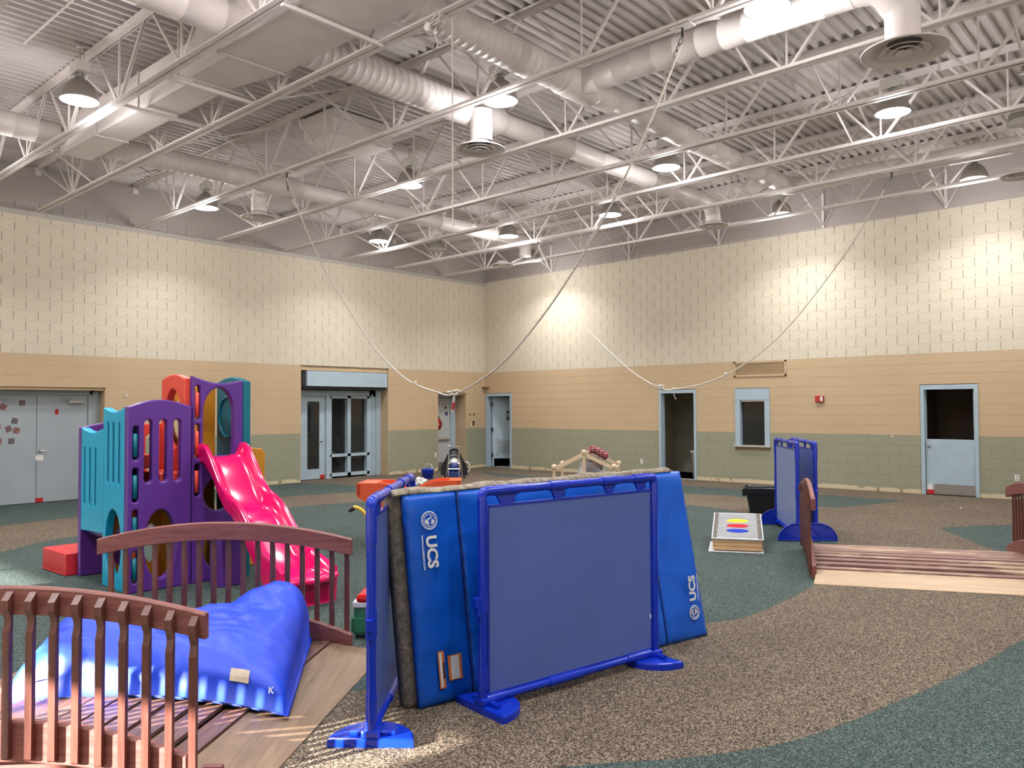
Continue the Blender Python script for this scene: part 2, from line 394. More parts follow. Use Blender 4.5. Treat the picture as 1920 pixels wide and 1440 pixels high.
def block_geo(b, W, u0, u1, z0, z1, slots, centre=None, fine=None):
    """one block face: pillowed edge, sound slots cut into it"""
    e = .0035; d0 = -.004
    if not slots:
        f = e if fine is None else fine; dv = d0*.35 if fine is not None else d0
        A = [(u0, z0, d0), (u1, z0, d0), (u1, z1, d0), (u0, z1, d0), (u0+f, z0+e, 0), (u1-f, z0+e, 0), (u1-f, z1-e, 0), (u0+f, z1-e, 0)]
        if fine is not None: A += [(u0, z0+e, dv), (u0, z1-e, dv), (u1, z0+e, dv), (u1, z1-e, dv)]
        b.add([W(*a) for a in A], [(0, 1, 5, 4), (1, 2, 6, 5), (2, 3, 7, 6), (3, 0, 4, 7), (4, 5, 6, 7)] if fine is None else [(0, 1, 10, 5, 4, 8), (3, 9, 7, 6, 11, 2), (8, 4, 7, 9), (10, 11, 6, 5), (4, 5, 6, 7)]); return
    h = z1-z0; c = centre; w = .0045; rects = []; f = .003; dv = d0*.3
    if u0+e < c-w and c+w < u1-e: rects.append((c-w, c+w, z0+.08*h, z0+.84*h))
    s = u0+.004
    if u1-u0 > .3: rects.append((s, s+.006, z0+.12*h, z0+.28*h))
    us = sorted({u0+f, u1-f, *[x for r in rects for x in r[:2]]}); zs = sorted({z0+e, z1-e, *[x for r in rects for x in r[2:]]})
    A = [(u0, z0, d0), (u1, z0, d0), (u1, z1, d0), (u0, z1, d0), (u0+f, z0+e, 0), (u1-f, z0+e, 0), (u1-f, z1-e, 0), (u0+f, z1-e, 0), (u0, z0+e, dv), (u0, z1-e, dv), (u1, z0+e, dv), (u1, z1-e, dv)]
    b.add([W(*a) for a in A], [(0, 1, 10, 5, 4, 8), (3, 9, 7, 6, 11, 2), (8, 4, 7, 9), (10, 11, 6, 5)])
    for i in range(len(us)-1):
        run = None
        for j in range(len(zs)-1):
            cu = (us[i]+us[i+1])/2; cz = (zs[j]+zs[j+1])/2
            hole = any(r[0] < cu < r[1] and r[2] < cz < r[3] for r in rects)
            if hole or j == len(zs)-2:
                top = zs[j] if hole else zs[j+1]
                if run is None and not hole: run = zs[j]
                if run is not None and top > run: b.add([W(us[i], run, 0), W(us[i+1], run, 0), W(us[i+1], top, 0), W(us[i], top, 0)], [(0, 1, 2, 3)])
                run = None
            elif run is None: run = zs[j]
    for a, c2, z_, zt in rects:
        D = -.036
        b.add([W(a, z_, 0), W(c2, z_, 0), W(c2, zt, 0), W(a, zt, 0), W(a, z_, D), W(c2, z_, D), W(c2, zt, D), W(a, zt, D)],
              [(0, 1, 5, 4), (1, 2, 6, 5), (2, 3, 7, 6), (3, 0, 4, 7), (4, 5, 6, 7)])

def blocks(wall, W, umax, phase, ops, m, ztop):
    """phase = centre of a block in an even course"""
    items = []
    nz = int((ztop-Z0)/HB)+1
    for k in range(nz):
        z0 = max(0, Z0+k*HB); z1 = min(ztop, Z0+(k+1)*HB)
        if z1-z0 < .02: continue
        c = phase+(0 if k % 2 == 0 else HB)-4*HB
        while c-HB < umax:
            a, b = max(0, c-HB), min(umax, c+HB)
            segs = [(a, b)]
            for o in ops:
                if min(z1, o[3])-max(z0, o[2]) > .10:
                    ns = []
                    for s, t in segs:
                        if o[1] <= s or o[0] >= t: ns.append((s, t)); continue
                        if o[0]-s > .015: ns.append((s, o[0]))
                        if t-o[1] > .015: ns.append((o[1], t))
                    segs = ns
            for s, t in segs:
                if t-s > .015:
                    P = px(W((s+t)/2, (z0+z1)/2, 0)); nrm = Vector(W(0, 0, 1))-Vector(W(0, 0, 0))
                    vis = -10 < P[0] < 1930 and -10 < P[1] < 1000
                    d = (CP-Vector(W((s+t)/2, (z0+z1)/2, 0))); ar = (t-s)*(z1-z0)*abs(d.normalized().dot(nrm))/d.length**2
                    items.append((ar if vis else 0, s, t, z0, z1, k, c))
            c += 2*HB
    items.sort(key=lambda t: -t[0])
    cache = {}; rest = MB()
    for i, (ar, s, t, z0, z1, k, c) in enumerate(items):
        sl = 14 <= k <= 27
        if i < 300 and ar > 0:
            fine = .003 if k >= 6 else None; key = (round(t-s, 3), round(z1-z0, 3), sl, round(c-s, 3), fine)
            if key not in cache:
                b = MB(); block_geo(b, W, 0, t-s, 0, z1-z0, sl, c-s, fine); cache[key] = b.mesh('block', m)
            o = bpy.data.objects.new('block', cache[key]); C.objects.link(o); o.parent = wall; o.location = W(s, z0, 0)
        else: block_geo(rest, W, s, t, z0, z1, sl, c, .003 if k >= 6 else None)
    o = rest.build('block_courses', m, wall); o['kind'] = 'stuff'

DECK_TOP = 6.55
wl = slab('wall_left', WL, -.2, -FRONT_Y, DECK_TOP, OPL, M['tan_paint'])
wr = slab('wall_right', WR, -.2, SIDE_X, DECK_TOP, OPR, M['tan_paint'])
blocks(wl, WL, 15.2, .0818, OPL, M['left'], 6.5)
blocks(wr, WR, 16.3, .5222+HB, OPR, M['right'], 6.5)
# the rest of both walls, out of frame: plain painted face
b = MB(); b.box((-.04, FRONT_Y, 0), (0, -15.2, 6.5)); b.build('plain_face', M['left'], wl)
b = MB(); b.box((16.3, 0, 0), (SIDE_X, .04, 6.5)); b.build('plain_face', M['right'], wr)
# reveals of the three recesses and jambs in the left wall (painted tan)
def reveal(wall, W, o, depth, m, t=.012):
    b = MB(); u0, u1, z0, z1 = o
    for a, c in (((u0, z0), (u0+t, z1)), ((u1-t, z0), (u1, z1)), ((u0, z1-t), (u1, z1))):
        p = W(a[0], a[1], -depth); q = W(c[0], c[1], -.002)
        b.box([min(p[k], q[k]) for k in range(3)], [max(p[k], q[k]) for k in range(3)])
    return b.build('reveal', m, wall)
reveal(wl, WL, OPL[0], .42, M['tan_paint']); reveal(wl, WL, OPL[1], .52, M['tan_paint']); reveal(wl, WL, OPL[2], .55, M['tan_paint'])
# rooms behind the openings
def room(name, lo, hi, m, open_face, floor_m=None):
    x0, y0, z0 = lo; x1, y1, z1 = hi; t = .05; b = MB()
    f = {'x0': ((x0-t, y0, z0), (x0, y1, z1)), 'x1': ((x1, y0, z0), (x1+t, y1, z1)), 'y0': ((x0, y0-t, z0), (x1, y0, z1)),
         'y1': ((x0, y1, z0), (x1, y1+t, z1)), 'z0': ((x0, y0, z0-t), (x1, y1, z0)), 'z1': ((x0, y0, z1), (x1, y1, z1+t))}
    for k, v in f.items():
        if k != open_face: b.box(*v)
    return struct(b.build(name, m))
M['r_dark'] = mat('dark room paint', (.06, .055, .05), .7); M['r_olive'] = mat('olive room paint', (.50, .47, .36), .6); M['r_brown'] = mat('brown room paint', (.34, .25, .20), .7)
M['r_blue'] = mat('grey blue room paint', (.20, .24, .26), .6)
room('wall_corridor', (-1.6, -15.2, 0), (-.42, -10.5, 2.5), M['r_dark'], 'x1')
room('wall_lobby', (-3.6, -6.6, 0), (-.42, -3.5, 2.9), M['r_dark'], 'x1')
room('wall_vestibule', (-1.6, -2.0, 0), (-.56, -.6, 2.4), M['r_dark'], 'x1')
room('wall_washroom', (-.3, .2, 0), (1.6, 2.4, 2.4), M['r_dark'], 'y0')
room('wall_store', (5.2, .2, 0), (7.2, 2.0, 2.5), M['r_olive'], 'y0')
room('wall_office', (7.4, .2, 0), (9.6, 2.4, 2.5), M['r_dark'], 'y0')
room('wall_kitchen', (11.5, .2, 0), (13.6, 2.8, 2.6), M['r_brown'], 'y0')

# floor with the green inlays
b = MB(); b.box((-3.8, FRONT_Y-.3, -.06), (SIDE_X, 2.9, 0)); fl_ = struct(b.build('floor', M['rub_tan']))
def patch(pts, smooth=True, k=5):
    P = catmull([(x, y, 0) for x, y in pts], k, True) if smooth else [Vector((x, y, 0)) for x, y in pts]
    bm = bmesh.new(); vs = [bm.verts.new((p.x, p.y, .0012)) for p in P]; f = bm.faces.new(vs)
    if f.normal.z < 0: f.normal_flip()
    bmesh.ops.triangulate(bm, faces=[f]); m = MB(); m.bm(bm); return m.build('green_inlay', M['rub_green'], fl_)
def poly(*segs):
    out = []
    for kind, pts in segs:
        out += [tuple(p)[:2] for p in (catmull([(x, y, 0) for x, y in pts], 6) if kind == 's' else pts)]
    return out
patch(poly(('s', [(13.3, -15.6), (14.11, -14.36), (14.54, -13.83), (14.85, -13.26), (15.09, -12.26), (15.29, -11.15), (15.45, -10.2), (16.2, -8.9), (17.6, -8.1)]), ('l', [(21, -9), (21, -17), (16, -19.3), (13, -18)])), False)
patch(poly(('s', [(2.5, -19.3), (5.6, -14.9), (5.22, -14.17), (4.83, -13.68), (4.55, -13.0), (4.1, -11.2), (4.03, -9.26), (4.44, -7.87), (5.6, -6.2), (7.3, -4.9), (9.26, -4.54), (10.52, -4.93), (12.14, -5.73), (12.81, -7.07), (13.24, -8.43), (13.47, -9.48), (13.53, -10.82), (13.39, -11.47), (12.7, -12.6), (12.5, -13.6), (12.6, -14.2), (11.6, -15.3), (11.2, -16.6), (10.6, -17.6), (9.0, -19.3)]),), False)
patch(poly(('s', [(-.36, -14.8), (2.7, -14.2), (2.61, -13.41), (2.46, -12.22), (2.2, -10.4), (2.45, -8.44), (2.89, -6.91), (4.3, -5.2)]), ('s', [(4.4, -5.1), (3.0, -5.2), (1.66, -5.96), (.6, -6.2), (.1, -6.6), (.0, -7.14), (-.0, -10.8), (-.36, -10.9)])), False)
patch(poly(('s', [(1.1, -.9), (1.35, -1.34), (2.93, -1.62), (5.2, -1.55), (7.49, -1.41), (10.33, -1.38), (12.0, -1.44)]), ('s', [(11.95, -1.6), (11.52, -3.0), (11.06, -3.26), (9.29, -2.73), (8.33, -2.88), (6.0, -2.9), (3.54, -2.33), (2.3, -2.1), (1.2, -1.5)])), False)
patch(poly(('s', [(13.39, -4.69), (14.24, -3.57), (16.0, -2.6)]), ('s', [(17.5, -4.5), (16.0, -7.0), (14.54, -6.35), (13.9, -5.5), (13.42, -4.75)])), False)
# front wall with window bands behind the camera, side wall
b = MB(); xs = [-.2]+[v for w in WINS for v in w]+[SIDE_X+.2]
for i in range(0, len(xs), 2): b.box((xs[i], FRONT_Y-.2, 0), (xs[i+1], FRONT_Y, WTOP))
b.box((-.2, FRONT_Y-.2, WTOP), (SIDE_X+.2, FRONT_Y, 7)); struct(b.build('wall_front', mat('cream paint', CREAM, .6, var=.04, scale=2)))
b = MB(); ys = [FRONT_Y]+[v for w in FILL_WIN for v in w]+[.2]
for i in range(0, len(ys), 2): b.box((SIDE_X, ys[i], 0), (SIDE_X+.2, ys[i+1], 7.2))
for a, c in FILL_WIN: b.box((SIDE_X, a, 3.6), (SIDE_X+.2, c, 7.2)); b.box((SIDE_X, a, 0), (SIDE_X+.2, c, .1))
struct(b.build('wall_side', mat('cream side paint', CREAM, .6, var=.04, scale=2)))
for i, (a, c) in enumerate(FILL_WIN):  # frames of the unseen side windows, added for fill daylight
    b = MB(); n = 4
    for k in range(n+1):
        y = a+(c-a)*k/n; b.box((SIDE_X+.04, y-.035 if k else y, .1), (SIDE_X+.16, y+.035 if k < n else y, 3.6))
    b.box((SIDE_X+.04, a, .1), (SIDE_X+.16, c, .16)); b.box((SIDE_X+.04, a, 3.54), (SIDE_X+.16, c, 3.6)); b.box((SIDE_X+.04, a, 1.2), (SIDE_X+.16, c, 1.26)); struct(b.build('window_%d' % (i+7), M['doorgrey']))
for i, (a, c) in enumerate(WINS):
    b = MB(); n = 3
    for k in range(n+1):
        x = a+(c-a)*k/n; b.box((x-.035 if k else x, FRONT_Y-.16, .05), (x+.035 if k < n else x, FRONT_Y-.04, WTOP))
    b.box((a, FRONT_Y-.16, 0), (c, FRONT_Y-.04, .08)); b.box((a, FRONT_Y-.16, WTOP-.07), (c, FRONT_Y-.04, WTOP)); b.box((a, FRONT_Y-.16, 1.0), (c, FRONT_Y-.04, 1.06))
    struct(b.build('window_%d' % (i+2), M['doorgrey']))
b = MB(); b.box((-30, -60, -.3), (70, FRONT_Y-.3, -.06)); b.box((SIDE_X+.3, FRONT_Y-.3, -.3), (70, 20, -.06)); struct(b.build('floor_yard', mat('concrete yard', (.55, .52, .48), .8, var=.1, scale=.5)))

# roof deck: fluted steel sheets running away from the camera's right wall, pitched to the left wall
SL = .0135; ZC = 5.42; ZT = 6.285
b = MB(); pr = []; x = -.2
while x < SIDE_X+.2:
    pr += [(x, 0), (x+.045, 0), (x+.065, .05), (x+.13, .05)]; x += .152
vs = []; fs = []
for i, (x, dz) in enumerate(pr):
    z = ZT+SL*x+dz; vs += [(x, FRONT_Y-.1, z), (x, .2, z)]
for i in range(len(pr)-1): fs.append((2*i, 2*i+1, 2*i+3, 2*i+2))
b.add(vs, fs); b.box((-.3, FRONT_Y-.3, ZT+.06+SL*SIDE_X), (SIDE_X+.3, .3, ZT+.16+SL*SIDE_X)); struct(b.build('ceiling', M['deck']))
# steel angle along the left wall
b = MB(); b.box((0, -16, 5.335), (.012, 0, 5.43)); b.box((0, -16, 5.425), (.07, 0, 5.432))
for k in range(26): b.lathe([(.012, 0), (.012, .008), (0, .01)], (.012, -.35-k*.61, 5.38), 6, Matrix.Rotation(math.pi/2, 4, 'Y'))
struct(b.build('trim_1', M['trimgrey']))

# ============================================================ JOISTS
def rz_(x): return ZC+SL*x
JX1 = 23.9
proto = thing('roof_joist', '', 'joist', (0, 0, 0), group='white open-web roof joists')
def lbar(b, x0, x1, zf, s, up_, w=.048, t=.006, gap=.011):
    """double angle chord"""
    for sg in (-1, 1):
        y0 = sg*gap; y1 = sg*(gap+w)
        for (ya, yb, za, zb) in ((min(y0, y1), max(y0, y1), 0, t), (min(y0, y0+sg*t), max(y0, y0+sg*t), 0, w)):
            if not up_: za, zb = -zb, -za
            vs = [(x0, ya, zf(x0)+za), (x0, yb, zf(x0)+za), (x0, yb, zf(x0)+zb), (x0, ya, zf(x0)+zb), (x1, ya, zf(x1)+za), (x1, yb, zf(x1)+za), (x1, yb, zf(x1)+zb), (x1, ya, zf(x1)+zb)]
            b.add(vs, [(0, 1, 2, 3), (4, 7, 6, 5), (0, 4, 5, 1), (1, 5, 6, 2), (2, 6, 7, 3), (3, 7, 4, 0)])
b = MB(); lbar(b, .01, JX1, lambda x: rz_(x), 1, True, .062); b.build('bottom_chord', M['steel'], proto)
b = MB(); lbar(b, .0, JX1, lambda x: ZT+SL*x-.002, 1, False, .075); b.build('top_chord', M['steel'], proto)
nodes = [1.65+1.6*k for k in range(14)]
zt = lambda x: ZT+SL*x-.05; zb = lambda x: rz_(x)+.03
b = MB(); b.bar((.05, 0, zt(.05)), (nodes[0], 0, zb(nodes[0])), .03, .03); b.build('web_bar', M['steel'], proto)
b = MB(); b.bar((nodes[0]-.8, 0, zt(.9)), (nodes[0]-.02, 0, zb(nodes[0])), .018, .018); b.build('web_bar', M['steel'], proto)
for x in nodes:
    b = MB(); b.bar((x-.72, 0, zt(x)), (x-.05, 0, zb(x)), .026, .03) if x != nodes[0] else b.bar((x+.02, 0, zb(x)), (x-.35, 0, zt(x)), .02, .02); b.build('web_bar', M['steel'], proto)
    b = MB(); b.bar((x, 0, zt(x)), (x, 0, zb(x)), .022, .022); b.build('web_bar', M['steel'], proto)
    b = MB(); b.bar((x+.04, -.012, zb(x)), (x+.70, -.012, zt(x)), .014, .032); b.bar((x+.04, .012, zb(x)), (x+.70, .012, zt(x)), .014, .032); b.build('web_bar', M['steel'], proto)
b = MB(); b.box((-.0, -.09, ZT-.07), (.12, .09, ZT-.06)); b.box((.0, -.05, ZT-.17), (.012, .05, ZT-.06)); b.build('seat_plate', M['steel'], proto)
JY = [-1.75, -3.5, -5.22, -6.85, -8.52, -10.3, -12.1, -13.31, -15.1, -16.9, -18.6, -20.4, -22.2]
T = tree_of(proto)
for i, y in enumerate(JY):
    lab = 'white open-web steel roof joist, %s one out from the right-hand wall' % ORD[i] if i < 8 else 'white open-web steel roof joist above the photographer, %s from the right-hand wall' % ORD[i]
    if i == 0: proto.location = (0, y, 0); proto['label'] = lab; WM[proto] = Matrix.Translation((0, y, 0))
    else: dup(proto, T, (0, y, 0), label=lab)
BX = [2.55, 5.1, 7.6, 10.05, 12.45, 14.9]
for i in range(8):
    y0 = JY[i-1] if i else -.012; y1 = JY[i]
    for j, x in enumerate(BX):
        for s in (0, 1):
            b = MB(); za = ZT+SL*x-.075; zc = rz_(x)+.055
            if i == 0: zc += .02
            p = Vector((x+.02*s, y0-.03, za if s else zc)); q = Vector((x+.02*s, y1+.03, zc if s else za)); c = (p+q)/2
            b.bar(p-c, q-c, .005, .034, (1, 0, 0)); b.bar(p-c, q-c, .03, .005, (1, 0, 0))
            o = b.build('brace_bar', M['steel']); o.location = c
            tag(o, 'cross brace, %s joist bay from right wall, %s row from left wall, %s' % (ORD[i], ORD[j], 'falling away' if s == 0 else 'rising away'), 'brace', 'slender cross braces between the joists')
for j, x in enumerate(BX):
    b = MB(); b.box((x-.025, -.055, rz_(x)+.02), (x+.025, -.005, ZT+SL*x-.06)); b.bar((x, -.03, rz_(x)+.04), (x+.28, -.03, 6.1), .02, .02); b.bar((x, -.03, rz_(x)+.04), (x-.28, -.03, 6.1), .02, .02)
    tag(b.build('wall_bracket', M['steel']), 'small V-shaped steel bracket high on right wall, %s from the corner' % ORD[j], 'bracket', 'steel brackets at the top of the right wall')

# ============================================================ DUCTS
def spiral(b, axis, h, z, r, t0, t1, pitch=.115, n=28):
    """round duct along an axis with raised seams"""
    pts = []; rs = []; t = t0; sg = 1 if t1 > t0 else -1
    def P(t): return (h, t, z) if axis == 'y' else (t, h, z)
    pts.append(P(t0)); rs.append(r)
    while (t1-t)*sg > pitch:
        t += pitch*sg; pts += [P(t-.006*sg), P(t), P(t+.006*sg)]; rs += [r, r+.0045, r]
    pts.append(P(t1)); rs.append(r); b.tube(pts, rs, n)
def diffuser(parent, x, y, z, R=.36, neck=.16):
    b = MB(); b.lathe([(neck, z+.10), (neck+.02, z+.07), (R-.03, z+.012), (R, z+.004), (R, z-.008), (R-.02, z-.004), (R-.05, z+.01), (neck+.03, z+.06), (neck-.01, z+.09)], (x, y, 0), 40)
    d = b.build('diffuser', M['duct'], parent, True)
    for k, (ri, ro, dz) in enumerate(((.165, .235, -.004), (.095, .15, -.012), (0., .08, -.02))):
        b = MB(); b.lathe([(ri, z+.035+dz), (ro, z+dz), (ro-.006, z+dz-.003), (ri if ri else 0, z+.025+dz)], (x, y, 0), 36); b.build('diffuser_cone', M['duct'], d, True)
    b = MB(); b.disc((x, y, z+.085), neck, 24); b.box((x-.006, y-.2, z+.02), (x+.006, y+.2, z+.03)); b.build('dark_throat', M['dark'], d, True)
def ductthing(label, h, y): return thing('spiral_duct', label, 'duct', (h, y, 0), group=None)
ZD = 5.86
# left one
t = ductthing('round white duct nearest the left wall with one round diffuser', 3.52, -10)
b = MB(); spiral(b, 'y', 3.52, ZD, .178, -15.4, -13.0, .3); b.build('duct_section', M['duct'], t, True)
b = MB(); spiral(b, 'y', 3.52, ZD, .178, -12.55, -9.6); b.build('spiral_section', M['duct'], t, True)
b = MB(); b.tube([(3.52, -9.7, ZD), (3.52, -9.68, ZD), (3.52, -8.9, ZD), (3.52, -8.75, ZD)], [.178, .195, .195, .155], 28)
b.tube(catmull([(3.3, -9.3, 5.86), (3.1, -9.3, 5.84), (3.0, -9.3, 5.74), (2.98, -9.3, 5.6), (2.98, -9.3, 5.44)], 4), .14, 22, caps=False); b.build('tee_fitting', M['duct'], t, True)
b = MB(); spiral(b, 'y', 3.52, ZD, .158, -8.8, -2.6, .9); b.tube(catmull([(3.52, -2.62, ZD), (3.52, -2.35, ZD-.02), (3.5, -2.25, ZD-.15), (3.5, -2.25, 5.5)], 4), .15, 22); b.build('duct_section', M['duct'], t, True)
diffuser(t, 2.98, -9.3, 5.33, .34, .14); diffuser(t, 3.05, -2.6, 5.28, .30, .12)
# middle one
t = ductthing('round white duct through the middle of the ceiling with ribbed seams', 8.76, -10)
b = MB(); spiral(b, 'y', 8.76, ZD, .192, -12.4, -9.9); b.build('spiral_section', M['duct'], t, True)
b = MB(); b.tube([(8.76, -9.95, ZD), (8.76, -9.93, ZD), (8.76, -9.0, ZD), (8.76, -8.85, ZD)], [.192, .205, .205, .15], 28)
b.tube([(8.95, -9.5, 5.82), (8.95, -9.5, 5.4)], [.165, .15], 24, caps=False); b.build('tee_fitting', M['duct'], t, True)
b = MB(); spiral(b, 'y', 8.76, ZD, .152, -8.9, -2.9, .8); b.tube(catmull([(8.76, -2.95, ZD), (8.78, -2.75, ZD-.03), (8.82, -2.68, ZD-.18), (8.85, -2.68, 5.45)], 4), .15, 22); b.build('duct_section', M['duct'], t, True)
diffuser(t, 8.93, -9.52, 5.29, .35, .15); diffuser(t, 8.87, -2.72, 5.36, .31, .14)
b = MB(); spiral(b, 'y', 8.76, ZD, .192, -16.2, -13.1, .42); b.build('duct_section', M['duct'], t, True)
# right one with two arms
t = ductthing('round white duct right of the middle with an arm ending in a large diffuser', 10.42, -8)
b = MB(); spiral(b, 'y', 10.42, ZD, .195, -12.4, -10.0); b.build('spiral_section', M['duct'], t, True)
b = MB(); spiral(b, 'y', 10.42, ZD, .185, -10.0, -9.55); b.tube([(10.42, -9.6, ZD), (10.42, -9.58, ZD), (10.42, -9.0, ZD), (10.42, -8.9, ZD)], [.185, .205, .205, .165], 28); b.build('tee_fitting', M['duct'], t, True)
b = MB(); spiral(b, 'y', 10.42, ZD, .165, -9.0, -2.9, .45); b.build('duct_section', M['duct'], t, True)
b = MB(); spiral(b, 'x', -9.3, ZD, .162, 10.5, 13.9, .28); b.build('branch_arm', M['duct'], t, True)
b = MB(); b.tube([(13.88, -9.3, ZD), (14.05, -9.3, ZD-.01), (14.17, -9.25, ZD-.07), (14.24, -9.15, ZD-.19), (14.26, -9.12, ZD-.3), (14.26, -9.12, 5.3)], [.162, .175, .185, .185, .165, .16], 24); b.build('elbow', M['duct'], t, True)
b = MB(); spiral(b, 'x', -2.72, ZD, .14, 10.45, 17.0, .9); b.tube([(10.42, -3.1, ZD), (10.42, -2.85, ZD), (10.5, -2.72, ZD), (10.8, -2.72, ZD)], [.165, .165, .155, .14], 24); b.build('branch_arm', M['duct'], t, True)
diffuser(t, 14.27, -9.1, 5.2, .40, .16); diffuser(t, 14.16, -2.7, 5.35, .3, .13)
# rectangular main duct
t = thing('rectangular_duct', 'large boxy white rectangular duct crossing the top left of the ceiling', 'duct', (7, -12.8, 0))
def rd(x0, x1, y0, y1, z0, z1, name='duct_section', y1b=None):
    b = MB(); y1b = y1b or y1
    vs = [(x0, y0, z0), (x1, y0, z0), (x1, y1b, z0), (x0, y1, z0), (x0, y0, z1), (x1, y0, z1), (x1, y1b, z1), (x0, y1, z1)]
    b.add(vs, [(0, 3, 2, 1), (4, 5, 6, 7), (0, 1, 5, 4), (1, 2, 6, 5), (2, 3, 7, 6), (3, 0, 4, 7)]); b.build(name, M['duct'], t, True)
rd(3.45, 4.75, -12.92, -12.49, 5.6, 6.1); rd(4.76, 6.1, -12.92, -12.49, 5.6, 6.1); rd(6.11, 7.6, -12.92, -12.49, 5.6, 6.1)
rd(7.62, 8.5, -13.0, -12.5, 5.6, 6.12, 'duct_section', -12.33); rd(8.51, 9.9, -13.12, -12.33, 5.6, 6.12); rd(9.91, 11.3, -13.12, -12.33, 5.6, 6.12); rd(11.31, 13.2, -13.12, -12.33, 5.6, 6.12)
for x in (4.755, 6.105, 7.61, 8.505, 9.905, 11.305):
    w = (-12.94, -12.47) if x < 7.6 else (-13.14, -12.31)
    b = MB(); b.box((x-.012, w[0], 5.585), (x+.012, w[1], 5.597)); b.box((x-.012, w[0], 5.59), (x+.012, w[0]+.012, 6.12)); b.build('flange', M['duct'], t, True)
for x, y0, y1 in ((6.3, -13.3, -12.1), (7.55, -13.3, -12.1), (10.0, -13.3, -12.1)):
    b = MB(); b.box((x-.02, y0, 5.53), (x+.02, y1, 5.57)); b.build('hanger_rail', M['steel'], t, True)
# roof unit between joists
t = thing('roof_curb', 'boxy white duct stub hanging under the deck left of centre', 'duct', (6.3, -9.4, 0))
b = MB(); b.box((5.64, -10.12, 5.98), (6.42, -8.95, 6.30)); b.box((5.68, -10.08, 5.96), (6.38, -9.0, 5.98)); b.build('curb_box', M['duct'], t, True)
b = MB(); b.box((5.58, -10.17, 6.2), (6.48, -8.9, 6.31)); b.build('curb_flashing', M['duct'], t, True)
# conduits under the deck
for i, (p, q) in enumerate((((1.0, -13.9, 6.22), (1.0, -18.5, 6.22)), ((5.6, -14.1, 6.24), (13.6, -14.1, 6.34)), ((6.7, -.6, 6.26), (6.7, -12.0, 6.26)), ((10.35, -.6, 6.3), (10.35, -12.0, 6.3)), ((13.6, -.6, 6.35), (13.6, -14.0, 6.35)), ((3.05, -.6, 6.22), (3.05, -10.8, 6.22)))):
    b = MB(); b.tube([p, q], .014, 8)
    tag(b.build('conduit', M['steel']), ['thin conduit under the deck near the top left corner', 'thin conduit crossing the deck at the top left lamp', 'thin conduit feeding the lamps left of centre', 'thin conduit feeding the middle row of lamps', 'thin conduit feeding the right-hand row of lamps', 'thin conduit feeding the lamps nearest the left wall'][i], 'conduit', 'conduits under the deck')

# ============================================================ LAMPS
LAMPS = [(5.81, -13.53, 'above the big rectangular duct, top left', 1), (9.62, -9.85, 'in the upper middle of the ceiling', 1), (13.19, -9.8, 'cut by the top edge of the photo', 1),
         (13.2, -5.85, 'under the large diffuser at right', 1), (9.67, -5.85, 'right of the upright part of the rope', 1), (5.88, -8.12, 'left of the short hanging cord', 1),
         (1.98, -9.83, 'closest to the left wall', 1), (7.17, -3.86, 'just touching the long rope, middle right', 1), (1.95, -5.6, 'low over the left wall, beside the unlit lamp', 1),
         (4.38, -3.85, 'in the middle, near the corner', 1), (2.12, -3.95, 'the one with no light, near the corner', 0), (9.70, -1.42, 'half hidden by the last joist, over the right wall', 1),
         (2.9, -1.25, 'hidden behind the joist and diffuser in the corner', 1), (13.24, -1.42, 'furthest right, half hidden by the last joist', 1), (14.46, -4.15, 'dark one cut by the right edge of the photo', 0)]
def lz(x): return 5.555+.0135*x
lp = thing('high_bay_lamp', '', 'lamp', (0, 0, 0), group='round high bay lamps under the roof')
b = MB(); b.lathe([(.055, .30), (.062, .275), (.11, .25), (.165, .19), (.205, .10), (.226, .02), (.231, 0), (.222, .0), (.20, .09), (.16, .17), (.10, .23), (.05, .26)], n=36); b.build('reflector', M['refl'], lp)
b = MB(); b.lathe([(.05, .36), (.05, .28)], n=20); b.lathe([(.035, .38), (.035, .28)], n=12); b.build('socket', M['alu'], lp)
b = MB(); b.cbox((-.14, -.08, .35), (.14, .08, .475), .01); b.box((-.14, -.085, .33), (.14, -.075, .37)); b.build('ballast_box', M['white'], lp)
b = MB(); b.tube([(0, 0, .47), (0, 0, .72)], .012, 8); b.tube([(.05, 0, .47), (.09, .02, .53), (.03, .03, .62), (0, .03, .70)], .006, 6); b.cbox((-.05, -.04, .68), (.05, .04, .735), .005); b.build('hook', M['alu'], lp)
ln = MB(); ln.lathe([(.223, .004), (.14, -.006), (.05, -.012), (0, -.013)], n=36); le = ln.build('lens', M['lens_on'], lp)
T = tree_of(lp); lens_off = ln.mesh('lens', mat('clear lens unlit', (.35, .34, .32), .15, .3))
AL = bpy.data.lights.new('lamp_light', 'AREA'); AL.shape = 'DISK'; AL.size = .38; AL.energy = LAMP_W; AL.color = (1, .99, .985); AL.spread = math.radians(130)
UL = bpy.data.lights.new('lamp_fill', 'POINT'); UL.energy = 46; UL.shadow_soft_size = .2; UL.specular_factor = 0; UL.color = (1, .96, .95)  # added fill light for ceiling and upper walls, no fitting of its own
for i, (x, y, lab, on) in enumerate(LAMPS):
    lab = ('round lit high bay lamp ' if on else 'round unlit high bay lamp, ')+lab
    if i == 0: r = lp; r.location = (x, y, lz(x)); r['label'] = lab
    else: r = dup(lp, T, (x, y, lz(x)), label=lab)
    r.rotation_euler.z = random.uniform(-.2, .2)
    if on:
        l = bpy.data.objects.new('lamp_light', AL); C.objects.link(l); l.location = (x, y, lz(x)-.02)
        l = bpy.data.objects.new('lamp_fill', UL); C.objects.link(l); l.location = (x, y, lz(x)-.32)   # unseen fill point, added below the lens to lift the ceiling
    else:
        for c in kids(r):
            if c.name.startswith('lens'): c.data = lens_off
